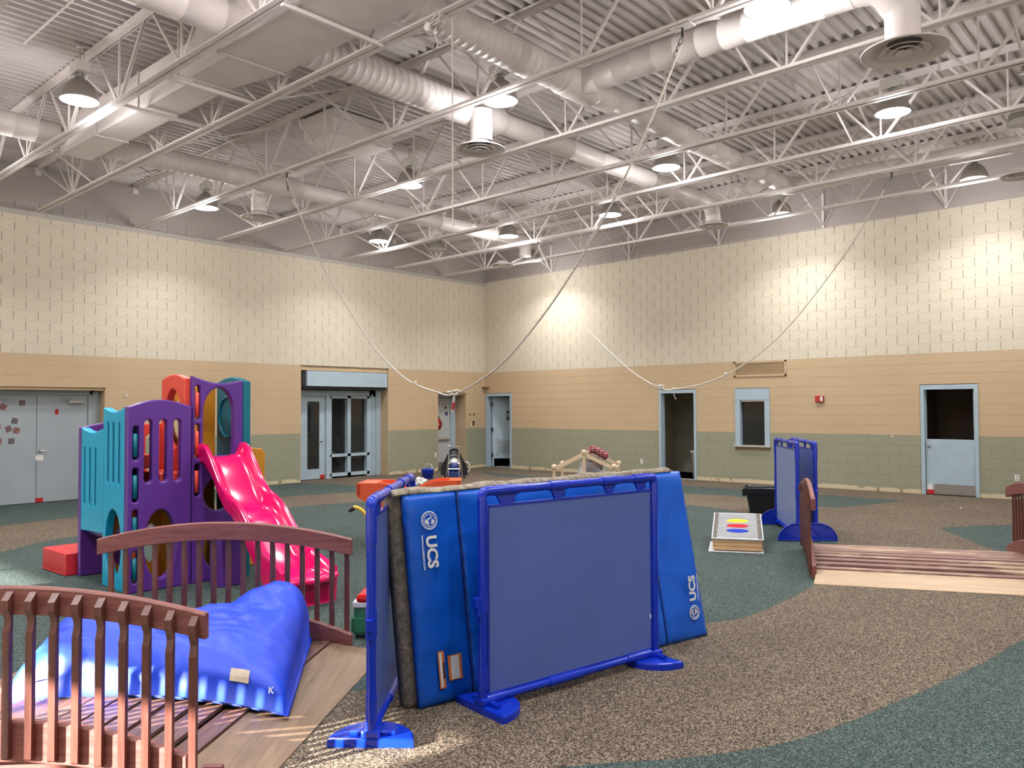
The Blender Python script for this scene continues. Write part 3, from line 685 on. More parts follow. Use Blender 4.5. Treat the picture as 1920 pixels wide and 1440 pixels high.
# lamps further out of frame to the right and behind, as the grid goes on
for x, y in ((17.2, -3.4), (17.2, -7.05), (17.2, -10.7), (17.2, -14.3), (20.8, -5.2), (20.8, -12.0), (10.3, -14.2), (13.6, -14.3), (3.0, -14.0), (6.8, -17.2), (13.6, -17.9), (10.3, -17.8), (3.0, -17.6), (17.2, -17.9), (6.8, -21.2), (13.6, -21.4)):
    l = bpy.data.objects.new('lamp_light', AL); C.objects.link(l); l.location = (x, y, lz(x)-.02)
    l = bpy.data.objects.new('lamp_fill', UL); C.objects.link(l); l.location = (x, y, lz(x)-.32)  # same added fill point under each lamp
    r = dup(lp, T, (x, y, lz(x)), label='round high bay lamp out of the photo, overhead or to the right')

# ============================================================ DOORS, WINDOW, WALL FITTINGS
def bx(lo, hi): return MB().box(lo, hi)
def sdoor(name):
    o = bpy.data.objects.new(name, None); C.objects.link(o); WM[o] = Matrix(); return struct(o)
# door_1: grey double door in the left recess (plane x = -.25)
d = sdoor('door_1'); X = -.25
bx((X-.05, -15.2, 2.03), (X+.02, -11.06, 2.13)).build('door_frame', M['doorgrey'], d); bx((X-.05, -11.08, 0), (X+.03, -10.86, 2.04)).box((X+.03, -11.0, 0), (X+.045, -10.9, 2.1)).build('door_frame', M['doorgrey'], d)
for y0, y1 in ((-12.985, -11.995), (-11.985, -11.085), (-13.99, -12.995), (-15.1, -14.0)):
    lf = bx((X-.045, y0, .012), (X, y1, 2.025)).build('door_leaf', M['doorgrey'], d)
    if y0 == -11.985:
        b = MB(); b.lathe([(.03, 0), (.03, .012), (.012, .016), (.012, .05), (0, .05)], (X, -11.93, .97), 14, Matrix.Rotation(math.pi/2, 4, 'Y')); b.tube([(X+.045, -11.93, .97), (X+.05, -11.80, .97)], .009, 8); b.build('lever_handle', M['alu'], lf)
    if y0 in (-11.985, -12.985):
        ye = y1 if y0 == -11.985 else y0
        s = -1 if y0 == -11.985 else 1
        yc = -11.32 if y0 == -11.985 else -12.72
        b = MB(); b.cbox((X, yc-.13, 1.87), (X+.06, yc+.13, 1.93), .008); b.bar((X+.05, yc, 1.94), (X+.10, yc+s*.28, 1.985), .02, .008); b.bar((X+.10, yc+s*.28, 1.985), (X+.02, yc+s*.05, 2.0), .02, .008); b.build('door_closer', M['trimgrey'], lf)
cards = [(-12.88, 1.52, 8), (-12.85, 1.42, 40), (-12.96, 1.30, 0), (-12.55, 1.80, -20), (-12.24, 1.88, 2), (-12.36, 1.545, -12), (-12.64, 1.45, 8), (-12.46, 1.40, 25), (-12.33, 1.37, -5), (-12.785, 1.30, -8), (-12.62, 1.18, 2), (-12.41, 1.175, 4), (-12.77, 1.12, 18), (-13.0+.09, .86, -3)]
cards.sort(key=lambda c: -c[1])
cm = [mat('card print %d' % i, c, .5, col2=c2, scale=25) for i, (c, c2) in enumerate((((.05, .03, .04), (.22, .14, .13)), ((.10, .01, .02), (.3, .16, .14)), ((.04, .03, .05), (.18, .15, .16)), ((.32, .01, .01), (.38, .03, .03))))]
for i, (y, z, a) in enumerate(cards):
    k = 3 if abs(z-1.30) < .001 and y < -12.9 else i % 3
    b = MB(); s = .052; b.box((-s, -s, 0), (s, s, .003)); me = b.mesh('photo_card', cm[k]); o = bpy.data.objects.new('photo_card', me); C.objects.link(o)
    o.matrix_basis = frame((X+.001, y, z), (0, math.cos(math.radians(a)), math.sin(math.radians(a))), (0, -math.sin(math.radians(a)), math.cos(math.radians(a))), (1, 0, 0))
    tag(o, ('bright red square card at the photo edge on grey double doors' if k == 3 else 'small dark square photo card on grey double doors, %s from the top' % ORD[i]), 'card', 'photo cards stuck on the grey double doors')
o = bx((X, -11.675, 1.66), (X+.004, -11.615, 1.72)).lathe([(.03, 0), (.03, .004), (0, .004)], (X, -11.645, 1.735), 12, Matrix.Rotation(math.pi/2, 4, 'Y')).build('ladybird_sticker', M['red']); tag(o, 'lone small red sticker high on the right leaf of grey double doors', 'sticker')
o = bx((X, -12.0, 0.012), (X+.012, -11.87, .095)).build('door_corner_tag', M['red']); tag(o, 'red square tag at the foot of the grey double doors', 'tag')
o = bx((X, -12.0, .80), (X+.002, -11.87, .90)).build('door_notice', M['white']); tag(o, 'faint pale notice under the lever of the grey double doors', 'notice')
# door_2: glazed entrance in the wide recess (plane x = -.35)
d = sdoor('door_2'); X = -.35
fr = M['doorblue']
b = MB(); b.box((X-.06, -6.4, 2.06), (X+.02, -3.72, 2.2)); b.box((X-.06, -6.4, 0), (X+.02, -6.2, 2.1)); b.box((X-.06, -5.42, 0), (X+.03, -5.30, 2.1)); b.box((X-.06, -4.06, 0), (X+.02, -3.86, 2.2)); b.box((X-.03, -3.87, 0), (X+.06, -3.72, 2.68))
b.box((X-.02, -4.0, 0), (X+.04, -3.97, 2.12)); b.build('door_frame', fr, d)
b = MB(); b.box((X-.10, -5.3, .04), (X+.02, -4.06, .12)); b.box((X-.10, -5.3, .53), (X+.02, -4.06, .60)); b.box((X-.10, -4.76, .04), (X+.02, -4.66, 2.07)); b.box((X-.10, -5.3, 2.0), (X+.02, -4.06, 2.07)); b.box((X-.10, -5.31, 0), (X+.02, -5.25, 2.05)); b.box((X-.10, -4.14, 0), (X+.02, -4.06, 2.05)); b.build('sidelight_frame', fr, d)
for y0, y1 in ((-5.25, -4.76), (-4.66, -4.14)):
    for z0, z1 in ((.12, .53), (.60, 2.0)): bx((X-.10, y0, z0), (X-.094, y1, z1)).build('pane', M['glass'], d)
lf = MB().box((X-.045, -6.2, .015), (X-.005, -5.95, 2.05)).box((X-.045, -5.60, .015), (X-.005, -5.43, 2.05)).box((X-.045, -5.95, .015), (X-.005, -5.60, .26)).box((X-.045, -5.95, 1.92), (X-.005, -5.60, 2.05)).build('door_leaf', fr, d)
bx((X-.03, -5.98, .25), (X-.022, -5.58, 1.93)).build('pane', M['glass'], lf)
b = MB(); b.lathe([(.035, 0), (.035, .012), (.012, .016), (.012, .05), (0, .05)], (X-.005, -5.53, .95), 14, Matrix.Rotation(math.pi/2, 4, 'Y')); b.tube([(X+.045, -5.53, .95), (X+.05, -5.66, .95)], .010, 8); b.build('lever_handle', M['alu'], lf)
o = bx((X-.004, -5.58, .015), (X+.01, -5.45, .11)).build('door_corner_tag', M['red']); tag(o, 'red square tag at the foot of the glazed entrance door', 'tag')
t = thing('shutter_housing', 'pale blue roller shutter box above the glazed entrance', 'shutter', (0, -5, 2.28))
MB().cbox((-.30, -6.22, 2.285), (.03, -3.76, 2.655), .006).build('box', M['doorblue'], t, True); bx((-.28, -6.33, 2.3), (-.02, -6.24, 2.64)).box((-.28, -3.74, 2.3), (-.02, -3.715, 2.64)).box((-.3, -6.3, 2.22), (-.04, -3.8, 2.27)).build('side_guide', M['dark'], t, True)
# chairs seen through the sidelights
t = thing('lobby_chair', 'chrome legged chair dimly seen through the entrance sidelights', 'chair', (-1.3, -4.7, 0))
MB().cbox((-1.52, -4.95, .42), (-1.08, -4.5, .46), .01).build('seat', M['trimgrey'], t, True); MB().cbox((-1.55, -4.95, .6), (-1.52, -4.5, .85), .01).build('backrest', M['trimgrey'], t, True)
for x in (-1.5, -1.1):
    for y in (-4.93, -4.52): MB().tube([(x, y, 0), (x, y, .44)], .012, 8).build('leg', M['chrome'], t, True)
# door_3: grey exit door with push bar (plane x = -.45)
d = sdoor('door_3'); X = -.45
b = MB(); b.box((X-.05, -1.03, 0), (X+.03, -.84, 2.1)); b.box((X+.03, -.98, 0), (X+.045, -.9, 2.1)); b.box((X-.05, -1.93, 2.04), (X+.03, -.84, 2.13)); b.build('door_frame', M['doorblue'], d)
lf = bx((X-.045, -1.92, .012), (X, -1.035, 2.03)).build('door_leaf', mat('pale grey door', (.45, .48, .49), .42), d)
b = MB(); b.cbox((X, -1.88, .84), (X+.07, -1.08, .92), .008); b.build('push_bar', M['trimgrey'], lf); bx((X, -1.9, .02), (X+.004, -1.06, .20)).build('kick_plate', M['alu'], lf)
MB().cbox((X, -1.5, 1.86), (X+.06, -1.2, 1.94), .008).build('door_closer', M['trimgrey'], lf)
for (y, z, s, m, lab) in ((-1.21, 1.76, .035, 'dark', 'small dark sticker, topmost on the exit door with push bar'), (-1.17, 1.58, .05, 'navy', 'small navy square notice on the exit door with push bar'), (-1.50, 1.46, .05, 'dark', 'dark card left of the navy notice on the exit door')):
    if m == 'navy': M['navy'] = mat('navy', (.02, .04, .18), .5)
    tag(bx((X, y-s, z-s), (X+.003, y+s, z+s)).build('door_sticker', M[m]), lab, 'sticker')
b = MB(); b.lathe([(.16, 0), (.17, .01), (.05, .014), (0, .014)], (X+.001, -1.53, 1.28), 24, Matrix.Rotation(math.pi/2, 4, 'Y')); o = b.build('red_round_sign', M['red']); bx((X+.014, -1.58, 1.265), (X+.018, -1.48, 1.295)).build('white_bar', M['white'], o); tag(o, 'round red sign half hidden on the exit door with push bar', 'sign')
# door_4: open washroom door, louvred, hinged left
def jamb(dn, u0, u1, z1, m=None, w=.055, z0=0):
    d = sdoor(dn); m = m or M['doorblue']; b = MB()
    for p in ((u0, u0+w), (u1-w, u1)): b.box((p[0], -.018, z0), (p[1], .17, z1-w*1.3))
    b.box((u0, -.018, z1-w*1.3), (u1, .17, z1)); b.box((u0+w, .06, z0), (u0+w+.015, .12, z1-.05)); b.box((u1-w-.015, .06, z0), (u1-w, .12, z1-.05))
    b.build('door_frame', m, d); return d
d = jamb('door_4', .02, 1.03, 2.16, w=.06)
ang = math.radians(50); ca, sa = math.cos(ang), math.sin(ang)
mt = frame((.14, .13, 0), (ca, sa, 0), (-sa, ca, 0), (0, 0, 1))
lf = MB().box((0, 0, .25), (.86, .04, 2.06)).box((0, 0, .02), (.05, .04, .25)).build('door_leaf', M['doorblue'], d); lf.data.transform(mt)
g = MB().box((.12, -.012, .34), (.72, 0, .40)).box((.12, -.012, .78), (.72, 0, .83)).box((.12, -.012, .34), (.17, 0, .83)).box((.67, -.012, .34), (.72, 0, .83)).build('louvre_frame', M['doorblue'], lf); g.data.transform(mt)
for k in range(9):
    z = .41+k*.041; g2 = MB().bar((.17, -.004, z+.018), (.67, -.004, z+.018), .016, .03, (0, .7, .7)).build('louvre_slat', M['doorgrey'], lf); g2.data.transform(mt)
for z in (.3, 1.05, 1.8): h = MB().box((-.035, -.02, z), (.03, .0, z+.11)).build('hinge', M['dark'], lf); h.data.transform(mt)
bx((.08, .15, 0), (.97, 1.5, .004)).build('threshold', M['trimgrey'], d)
t = thing('washroom_sign', 'black washroom sign with white man and wheelchair symbols on open louvred door', 'sign', mtx=mt @ Matrix.Translation((.52, -.02, 1.52)))
s = MB().cbox((-.09, -.004, -.13), (.09, .004, .13), .003).build('plate', M['black'], t)
fm = Matrix.Translation((0, -.005, 0)) @ Matrix.Rotation(math.pi/2, 4, 'X')
b = MB(); Z = lambda u, v, tt: (u, -.0055-tt, v)
b.prism(ellipse(-.04, .07, .012, .012, 12), 0, .001, Z); b.prism([(-.062, .05), (-.018, .05), (-.018, -.01), (-.026, -.01), (-.026, -.08), (-.038, -.08), (-.038, -.015), (-.042, -.015), (-.042, -.08), (-.054, -.08), (-.054, -.01), (-.062, -.01)], 0, .001, Z); b.build('man_symbol', M['white'], t)
b = MB(); b.prism(ellipse(.03, .06, .010, .010, 10), 0, .001, Z); b.tube([(.028, -.006, .045), (.030, -.006, .0), (.058, -.006, .0), (.066, -.006, -.04), (.074, -.006, -.038)], .005, 5); b.tube([(.034+.03*math.cos(a), -.006, -.025+.03*math.sin(a)) for a in [math.radians(x) for x in range(120, 400, 25)]], .004, 5); b.build('wheelchair_symbol', M['white'], t)
# door_5: open doorway with a bin inside
d = jamb('door_5', 5.92, 6.94, 2.16, w=.06)
bx((6.0, -.0, -.0), (6.88, .2, .003)).build('threshold', M['trimgrey'], d)
t = thing('waste_bin', 'tall pale grey waste bin inside the open doorway left of service window', 'bin', (6.77, .42, 0))
b = MB(); b.lathe([(0, .0), (.15, .0), (.19, .62), (.205, .63), (.205, .66), (.18, .66), (.14, .03), (0, .03)], n=24); b.build('bin_body', M['trimgrey'], t); b = MB(); b.lathe([(.208, .64), (.213, .66), (.208, .68), (.19, .68)], n=24); b.build('rim', M['trimgrey'], t)
# window_1: service window
w = sdoor('window_1'); b = MB()
b.box((7.95, -.025, 1.90), (8.78, .17, 2.16)); b.box((7.95, -.02, .86), (8.07, .17, 1.92)); b.box((8.66, -.02, .86), (8.78, .17, 1.92)); b.build('window_frame', M['doorblue'], w)
MB().cbox((7.93, -.06, .825), (8.79, .18, .865), .006).build('window_sill', M['trimgrey'], w); bx((8.08, .02, 1.86), (8.65, .06, 1.90)).box((8.3, -.005, 1.865), (8.5, .02, 1.885)).build('shutter_edge', M['alu'], w)
bx((8.07, .10, .865), (8.66, .106, 1.9)).build('pane', M['glass'], w)
# door_6: dutch door, top leaf open
d = jamb('door_6', 11.91, 12.93, 2.16, w=.07)
lf = MB().cbox((11.99, .02, .012), (12.85, .065, 1.09), .004).build('lower_leaf', M['doorblue'], d)
bx((12.13, .008, .02), (12.85, .02, .215)).build('kick_plate', M['alu'], lf)
b = MB(); b.lathe([(.032, 0), (.032, .01), (.013, .015), (.013, .035), (.028, .05), (.026, .065), (0, .07)], (12.05, .02, .965), 18, Matrix.Rotation(math.pi/2, 4, 'X')); b.build('knob', M['chrome'], lf)
bx((12.825, .09, 1.10), (12.86, .9, 2.06)).build('upper_leaf', M['doorblue'], d)
for z in (1.16, 1.86): bx((12.84, .03, z), (12.87, .1, z+.1)).build('hinge', M['alu'], d)
o = bx((12.0, .002, .012), (12.13, .02, .10)).build('door_corner_tag', M['red']); tag(o, 'red square tag at the foot of the pale blue half door', 'tag')
o = bx((12.0, .012, .10), (12.10, .0195, .21)).build('paper_patch', M['white']); tag(o, 'pale paper patch above the red tag on pale blue half door', 'paper')
# kitchen glimpses behind the half door
t = thing('kitchen_counter', 'dim counter with boxes seen through the open top of the half door', 'counter', (12.1, 1.8, 0)); MB().cbox((11.6, 1.4, 0), (12.6, 2.0, .9), .01).build('counter_body', M['r_brown'], t, True); MB().cbox((11.6, 1.38, .9), (12.62, 2.0, .94), .005).build('counter_top', M['trimgrey'], t, True)
# fittings on the right wall
t = thing('wall_grille', 'long tan louvred air grille high on right wall above service window', 'vent', (8.55, 0, 2.6))
b = MB(); b.box((7.93, -.02, 2.43), (9.18, -.0, 2.47)); b.box((7.93, -.02, 2.74), (9.18, -.0, 2.78)); b.box((7.93, -.02, 2.43), (7.97, -.0, 2.78)); b.box((9.14, -.02, 2.43), (9.18, 0, 2.78)); b.build('grille_frame', M['tan_paint'], t, True)
for k in range(9):
    z = 2.488+k*.03; MB().bar((7.97, -.012, z), (9.14, -.012, z), .022, .003, (0, .8, .6)).build('louvre_slat', M['tan_paint'], t, True)
t = thing('fire_alarm', 'red fire alarm strobe box on right wall between service window and half door', 'alarm', (9.91, 0, 1.9))
MB().cbox((9.82, -.05, 1.84), (10.0, -.001, 1.975), .006).build('case', M['red'], t, True); bx((9.945, -.056, 1.855), (9.985, -.049, 1.962)).build('strobe_lens', M['white'], t, True)
text('lettering', 'FIRE', .032, frame((9.935, -.0515, 1.907), (0, 0, 1), (-1, 0, 0), (0, -1, 0)), M['white'], t, True)
def plate(name, u, z, wall, lab, cat, slots=True, col='white', s=(.038, .060)):
    W = WR if wall == 'R' else WL
    t = thing(name, lab, cat, W(u, z, 0))
    def bb(a, c, n, m):
        p = W(*a); q = W(*c); MB().box([min(p[k], q[k]) for k in range(3)], [max(p[k], q[k]) for k in range(3)]).build(n, M[m], t, True)
    bb((u-s[0], z-s[1], .001), (u+s[0], z+s[1], .008), 'cover_plate', col)
    if slots:
        for dz in (-.024, .024): bb((u-.016, z+dz-.015, .008), (u+.016, z+dz+.015, .0105), 'socket_face', 'trimgrey')
plate('wall_outlet', 13.545, .41, 'R', 'white double outlet low on right wall beside the half door', 'outlet')
plate('wall_outlet', 5.40, .385, 'R', 'white double outlet low on right wall left of the open doorway', 'outlet')
plate('wall_outlet', 2.02, .45, 'L', 'pale outlet on green block between entrance and exit door', 'outlet')
plate('wall_switch', .52, 1.30, 'L', 'brown switch plate beside the room corner', 'switch', False, 'dark', (.03, .065))
plate('wall_switch', .62, 1.27, 'L', 'tan blank plate left of the brown switch plate', 'switch', False, 'white', (.02, .04))
for y, lab in ((.50, 'right'), (.68, 'left')):
    tag(bx((0, -y-.008, 1.52), (.02, -y+.008, 1.58)).build('coat_hook', M['dark']), 'small dark hook above the switch plates, the %s of two' % lab, 'hook')
tag(MB().tube([(.0, -10.46, 2.06), (.03, -10.46, 2.05), (.035, -10.46, 1.98), (.02, -10.46, 1.97)], .009, 8).build('wall_hook', M['white']), 'small white hook on tan wall right of the grey double doors', 'hook')
tag(MB().cbox((.0, -.16, 2.33), (.16, -.0, 2.36), .004).build('corner_shelf', mat('brown shelf', (.22, .11, .05), .6)), 'tiny brown shelf in the room corner above the washroom door', 'shelf')
tag(bx((2.68, -.002, .55), (3.25, -.0005, .95)).build('access_panel', M['right']), 'flush painted access panel on the green blocks by the washroom door', 'panel')

# ============================================================ ROPES
def rope(pts, lab, anchors, hw):
    t = thing('swing_rope', lab, 'rope', pts[0]); b = MB(); P = catmull(pts, 8); b.tube(P, .0115, 8); b.build('rope_line', M['rope'], t, True)
    for a in anchors:
        b = MB(); a = Vector(a); d = (Vector(P[3])-Vector(P[0])) if (a-Vector(P[0])).length < (a-Vector(P[-1])).length else (Vector(P[-4])-Vector(P[-1])); d.normalize()
        b.tube([a, a+Vector((0, 0, -.10))], .014, 8); c = a+Vector((0, 0, -.10))
        for k in range(3):
            m = c+d*(.05+.06*k); u = d.cross(Vector((0, 1, 0)) if k % 2 else Vector((.3, .2, 1))).normalized()
            b.tube([m+d*.04*math.cos(q)+u*.018*math.sin(q) for q in [i*math.pi/5 for i in range(10)]], .005, 6, True)
        b.build('chain_link', M['dark'], t, True); b = MB(); b.box((a.x-.12, a.y-.055, a.z-.012), (a.x+.12, a.y+.055, a.z)); b.build('clamp_plate', M['steel'], t, True)
    for kx, ky, kz, r in hw:
        b = MB(); c = Vector((kx, ky, kz))
        for ph in (0, 1.2, 2.3):
            b.tube([c+Vector((r*math.cos(q), .5*r*math.sin(2*q+ph), r*math.sin(q+ph*.5)*.8)) for q in [i*2*math.pi/14 for i in range(14)]], .011, 6, True)
        b.build('knot', M['rope'], t, True)
    return t
y = -10.3
R1 = [(5.46, y, 5.40), (5.5, y, 5.3), (5.72, y, 4.95), (6.01, y, 4.45), (6.4, y, 3.9), (6.89, y, 3.35), (7.62, y, 2.61), (8.3, y, 2.14), (8.92, y, 1.95), (9.2, y, 1.92), (9.68, y, 2.09), (10.21, y, 2.40), (10.94, y, 3.07), (11.67, y, 3.97), (12.21, y, 4.85), (12.5, y, 5.40)]
t = rope(R1, 'long sagging white rope in front, knotted over the exit door', [(5.45, y, 5.49), (12.52, y, 5.58)], [(9.14, y, 1.93, .035), (9.25, y, 1.94, .04), (8.48, y, 2.08, .018)])
MB().tube([(9.22, y, 1.92), (9.21, y, 1.82)], .016, 8).build('rope_tail', M['rope'], t, True); MB().tube([(9.21, y, 1.82), (9.20, y, 1.73)], .019, 8).build('red_tape', M['red'], t, True); MB().tube([(9.20, y, 1.73), (9.19, y, 1.70)], .016, 8).build('rope_end', M['rope'], t, True)
y = -3.5
R2 = [(4.97, y, 5.42), (5.02, y, 5.3), (5.58, y, 4.31), (6.29, y, 3.44), (7.1, y, 2.72), (7.6, y, 2.36), (8.07, y, 2.13), (8.37, y, 2.09), (9.16, y, 2.22), (9.91, y, 2.55), (10.73, y, 3.18), (11.72, y, 4.33), (12.21, y, 5.07), (12.46, y, 5.45)]
t = rope(R2, 'sagging white rope behind, knotted over the open doorway at right', [(4.96, y, 5.48), (12.48, y, 5.58)], [(8.05, y, 2.15, .035), (8.12, y, 2.14, .04), (8.38, y, 2.10, .025), (9.5, y, 2.36, .022)])
MB().tube(catmull([(8.38, y, 2.08), (8.39, y, 2.0), (8.41, y, 1.93), (8.44, y, 1.90)], 4), .008, 6).build('snap_hook', M['alu'], t, True)
t = thing('hanging_cord', 'thin straight cord hanging from a joist above the middle of the room', 'cord', (11.05, -12.1, 5.5)); MB().tube([(11.05, -12.1, 5.5), (11.055, -12.1, 3.5)], .006, 8).build('cord_line', M['rope'], t, True); MB().tube([(11.055, -12.1, 3.52), (11.055, -12.1, 3.49)], .011, 8).build('cord_tip', M['rope'], t, True)
b = MB()
for k in range(7):
    a = k*.9; b.tube([Vector((10.88, -12.12, 5.52))+Vector((.07*math.cos(q+a), .06*math.sin(q), .055*math.sin(q+a*1.3))) for q in [i*2*math.pi/12 for i in range(12)]], .006, 6, True)
b.tube(catmull([(10.85, -12.1, 5.5), (10.82, -12.12, 5.42), (10.85, -12.1, 5.32), (10.83, -12.1, 5.28)], 4), .008, 6)
b.build('tangled_end', M['rope'], t, True); MB().lathe([(0, -.06), (.04, -.06), (.05, -.03), (.05, .03), (.04, .06), (0, .06)], (10.75, -12.1, 5.5), 20, Matrix.Rotation(math.pi/2, 4, 'X')).build('pulley', M['white'], t, True)

# ============================================================ FOOTBRIDGES
BW = 2.12; BL = 1.86
def arc(s, end, mid): return mid-(mid-end)*((s-BL/2)/(BL/2))**2
def dz(s): return max(.004, .155-.155*((s-.93)/1.12)**2)
def bridge(name, label, mtx, woff, plank_m, ramp_m, far_rail_label=None):
    """woff = shift along the rail of the second railing"""
    t = thing(name, label, 'footbridge', mtx=mtx)
    for side, (w, out, so) in enumerate(((0, -1, 0), (BW, 1, woff))):
        for nm, e0, m0, e1, m1, th in (('top_rail', .695, .805, .812, .933, .045), ('curved_beam', .01, .13, .135, .32, .045)):
            n = 24; b = MB(); vs = []; fs = []; c0 = .085 if (nm == 'curved_beam' and woff and side) else 0
            for i in range(n+1):
                s = c0+(BL-c0)*i/n; a = arc(s, e0, m0); c = arc(s, e1, m1)
                vs += [(s+so, w-th/2, a+.004), (s+so, w-th/2+.004, a), (s+so, w+th/2-.004, a), (s+so, w+th/2, a+.004), (s+so, w+th/2, c-.008), (s+so, w+th/2-.008, c), (s+so, w-th/2+.008, c), (s+so, w-th/2, c-.008)]
            for i in range(n):
                for k in range(8): fs.append((8*i+k, 8*i+(k+1) % 8, 8*i+8+(k+1) % 8, 8*i+8+k))
            fs += [tuple(range(8))[::-1], tuple(range(8*n, 8*n+8))]
            b.add(vs, fs); b.build(nm, M['mahox'], t)
        for k in range(17):
            s = .045+.1087*k; zt_ = arc(s, .812, .933)-.02; zb_ = max(.02, arc(s, .03, .15))
            prof = [(0, zt_), (.040, zt_-.035), (.040, zt_-.075), (.022, zt_-.105), (.014, zt_-.13), (.018, zt_-.155), (.028, zt_-.18), (.028, zb_+.01), (.022, zb_), (-.0, zb_), (0, zt_-.12)]
            w0 = w+out*.023; b = MB(); b.prism([(w0+out*p, z) for p, z in prof], s-.0165, s+.0165, lambda u, v, q: (q+so, u, v)); b.build('spindle', M['maho'], t)
    # deck: planks across, a wide ramp board at each end
    n = 11; s0 = .14; wd = (BL-2*s0)/n
    for k in range(n):
        a = s0+wd*k+.007; c = s0+wd*(k+1)-.007; za = dz((a+c)/2); zc = za; b = MB()
        vs = [(a, .03, za-.022), (c, .03, zc-.022), (c, .03, zc), (a, .03, za), (a+woff, BW-.03, za-.022), (c+woff, BW-.03, zc-.022), (c+woff, BW-.03, zc), (a+woff, BW-.03, za)]
        b.add(vs, [(0, 1, 2, 3), (4, 7, 6, 5), (0, 4, 5, 1), (1, 5, 6, 2), (2, 6, 7, 3), (3, 7, 4, 0)]); b.build('plank', plank_m, t)
    for a, c in ((-.24, s0), (BL+.24, BL-s0)):
        b = MB(); za = .006; zc = dz(c)
        w0, w1 = (-.02, BW+.02) if a < 0 else (.03, BW-.03)
        vs = [(a, w0, 0), (c, .03, 0), (c, .03, zc), (a, w0, za), (a+woff, w1, 0), (c+woff, BW-.03, 0), (c+woff, BW-.03, zc), (a+woff, w1, za)]
        b.add(vs, [(0, 1, 2, 3), (4, 7, 6, 5), (0, 4, 5, 1), (1, 5, 6, 2), (2, 6, 7, 3), (3, 7, 4, 0)]); b.build('ramp_board', ramp_m, t)
    for w in (.1, BW/2, BW-.14):
        b = MB()
        for k in range(12):
            a = .15+k*.13; b.box((a, w, 0.002), (a+.13, w+.04, dz(a+.06)-.026))
        b.build('joist', M['mahox'], t)
    return t
bridge('footbridge', 'arched mahogany footbridge with two railings in front, blue bag lying on its deck', frame((11.825, -13.872, 0), (-.7705, -.6374, 0), (.6374, -.7705, 0)), .18, M['plank'], M['ply'])
ax = Vector((-.42, .907, 0)).normalized(); wv = Vector((.907, .42, 0)).normalized(); P = Vector((13.38, -9.29, 0))+wv*(BW+.1); BW2 = BW; BW = BW+.1
bridge('footbridge', 'low wooden footbridge at right with pale worn planks, nobody and nothing on it', frame(P, ax, -wv), 0, M['plank2'], M['ply2'])

BW = BW2
# blue bag on the first bridge: a slumped fabric bag, one closed surface
def lerp(a, b, t): return a+(b-a)*t
from mathutils import noise
def bag():
    A = Vector((11.42, -15.98, 0)); B_ = Vector((12.68, -14.95, 0)); Cc = Vector((11.62, -14.06, 0)); D = Vector((10.72, -15.35, 0))
    n, m = 120, 90; vs = []; fs = []; org = Vector((11.825, -13.872, 0)); ad = Vector((-.7705, -.6374, 0)); wd_ = Vector((.6374, -.7705, 0))
    def hump(u, v, cu, cv, su, sv, h): return h*math.exp(-((u-cu)/su)**2-((v-cv)/sv)**2)
    for j in range(m+1):
        for i in range(n+1):
            u = i/n; v = j/m
            # rounded outline
            p = lerp(lerp(A, B_, u), lerp(D, Cc, u), v)
            uu = 2*u-1; vv = 2*v-1; e = max(0, 1-abs(uu)**5)*max(0, 1-abs(vv)**4)
            base = e**.30
            h = .19+hump(u, v, 1.02, .93, .30, .40, .40)+hump(u, v, .80, .22, .40, .3, .10)+hump(u, v, .12, .6, .26, .5, .20)+hump(u, v, .45, .5, .3, .4, .05)
            q = Vector((p.x*3.2, p.y*3.2, 0)); w = noise.noise(q)*.05+noise.noise(Vector((p.x*9+3, p.y*5, 1)))*.014
            fold = -abs(noise.noise(Vector((u*9+v*3, v*3, 5))))*.05-abs(noise.noise(Vector((u*4, v*14+u*5, 9))))*.022
            s = (p-org).dot(ad); g = dz(min(max(s, -.2), BL+.2))+.006
            z = g+base*max(.05, h+w+fold+.02)
            cx = p+(Vector((11.6, -15.1, 0))-p)*.02*(1-base)
            vs.append((cx.x, cx.y, z))
    N0 = len(vs)
    for j in range(m+1):
        for i in range(n+1):
            u = i/n; v = j/m; p = lerp(lerp(A, B_, u), lerp(D, Cc, u), v); s = (p-org).dot(ad); vs.append((p.x, p.y, dz(min(max(s, -.2), BL+.2))+.004))
    for j in range(m):
        for i in range(n):
            a = j*(n+1)+i; fs.append((a, a+1, a+n+2, a+n+1)); a += N0; fs.append((a, a+n+1, a+n+2, a+1))
    ring = [i for i in range(n+1)]+[j*(n+1)+n for j in range(1, m+1)]+[m*(n+1)+i for i in range(n-1, -1, -1)]+[j*(n+1) for j in range(m-1, 0, -1)]
    for k in range(len(ring)):
        a = ring[k]; b2 = ring[(k+1) % len(ring)]; fs.append((a, a+N0, b2+N0, b2))
    b = MB(); b.add(vs, fs, True); return b, vs, n, m
t = thing('crash_bag', 'large slumped bright blue fabric bag lying on the front footbridge', 'bag', (11.6, -15.1, .15))
b, BV, bn, bm_ = bag(); b.build('bag_body', M['vinyl2'], t, True)
M['patch'] = mat('beige patch', (.46, .38, .29), .7, var=.15, scale=15)
def bagface(u, v): return Vector(BV[int(v*bm_)*(bn+1)+int(u*bn)])
for u in (.80, .10):
    b = MB(); g = []; 
    for j in range(4):
        for i in range(5):
            c = bagface(u+i*.018, .012+j*.012); g.append(c+Vector((.006, -.010, .006)))
    for j in range(3):
        for i in range(4): b.add([g[j*5+i], g[j*5+i+1], g[j*5+i+6], g[j*5+i+5]], [(0, 1, 2, 3)], True)
    b.build('mesh_patch', M['patch'], t, True)
b = MB(); b.tube([bagface(i/40, .0)+Vector((.004, -.006, .006)) for i in range(1, 40)], .005, 6); b.build('hem_seam', M['navy'], t, True)
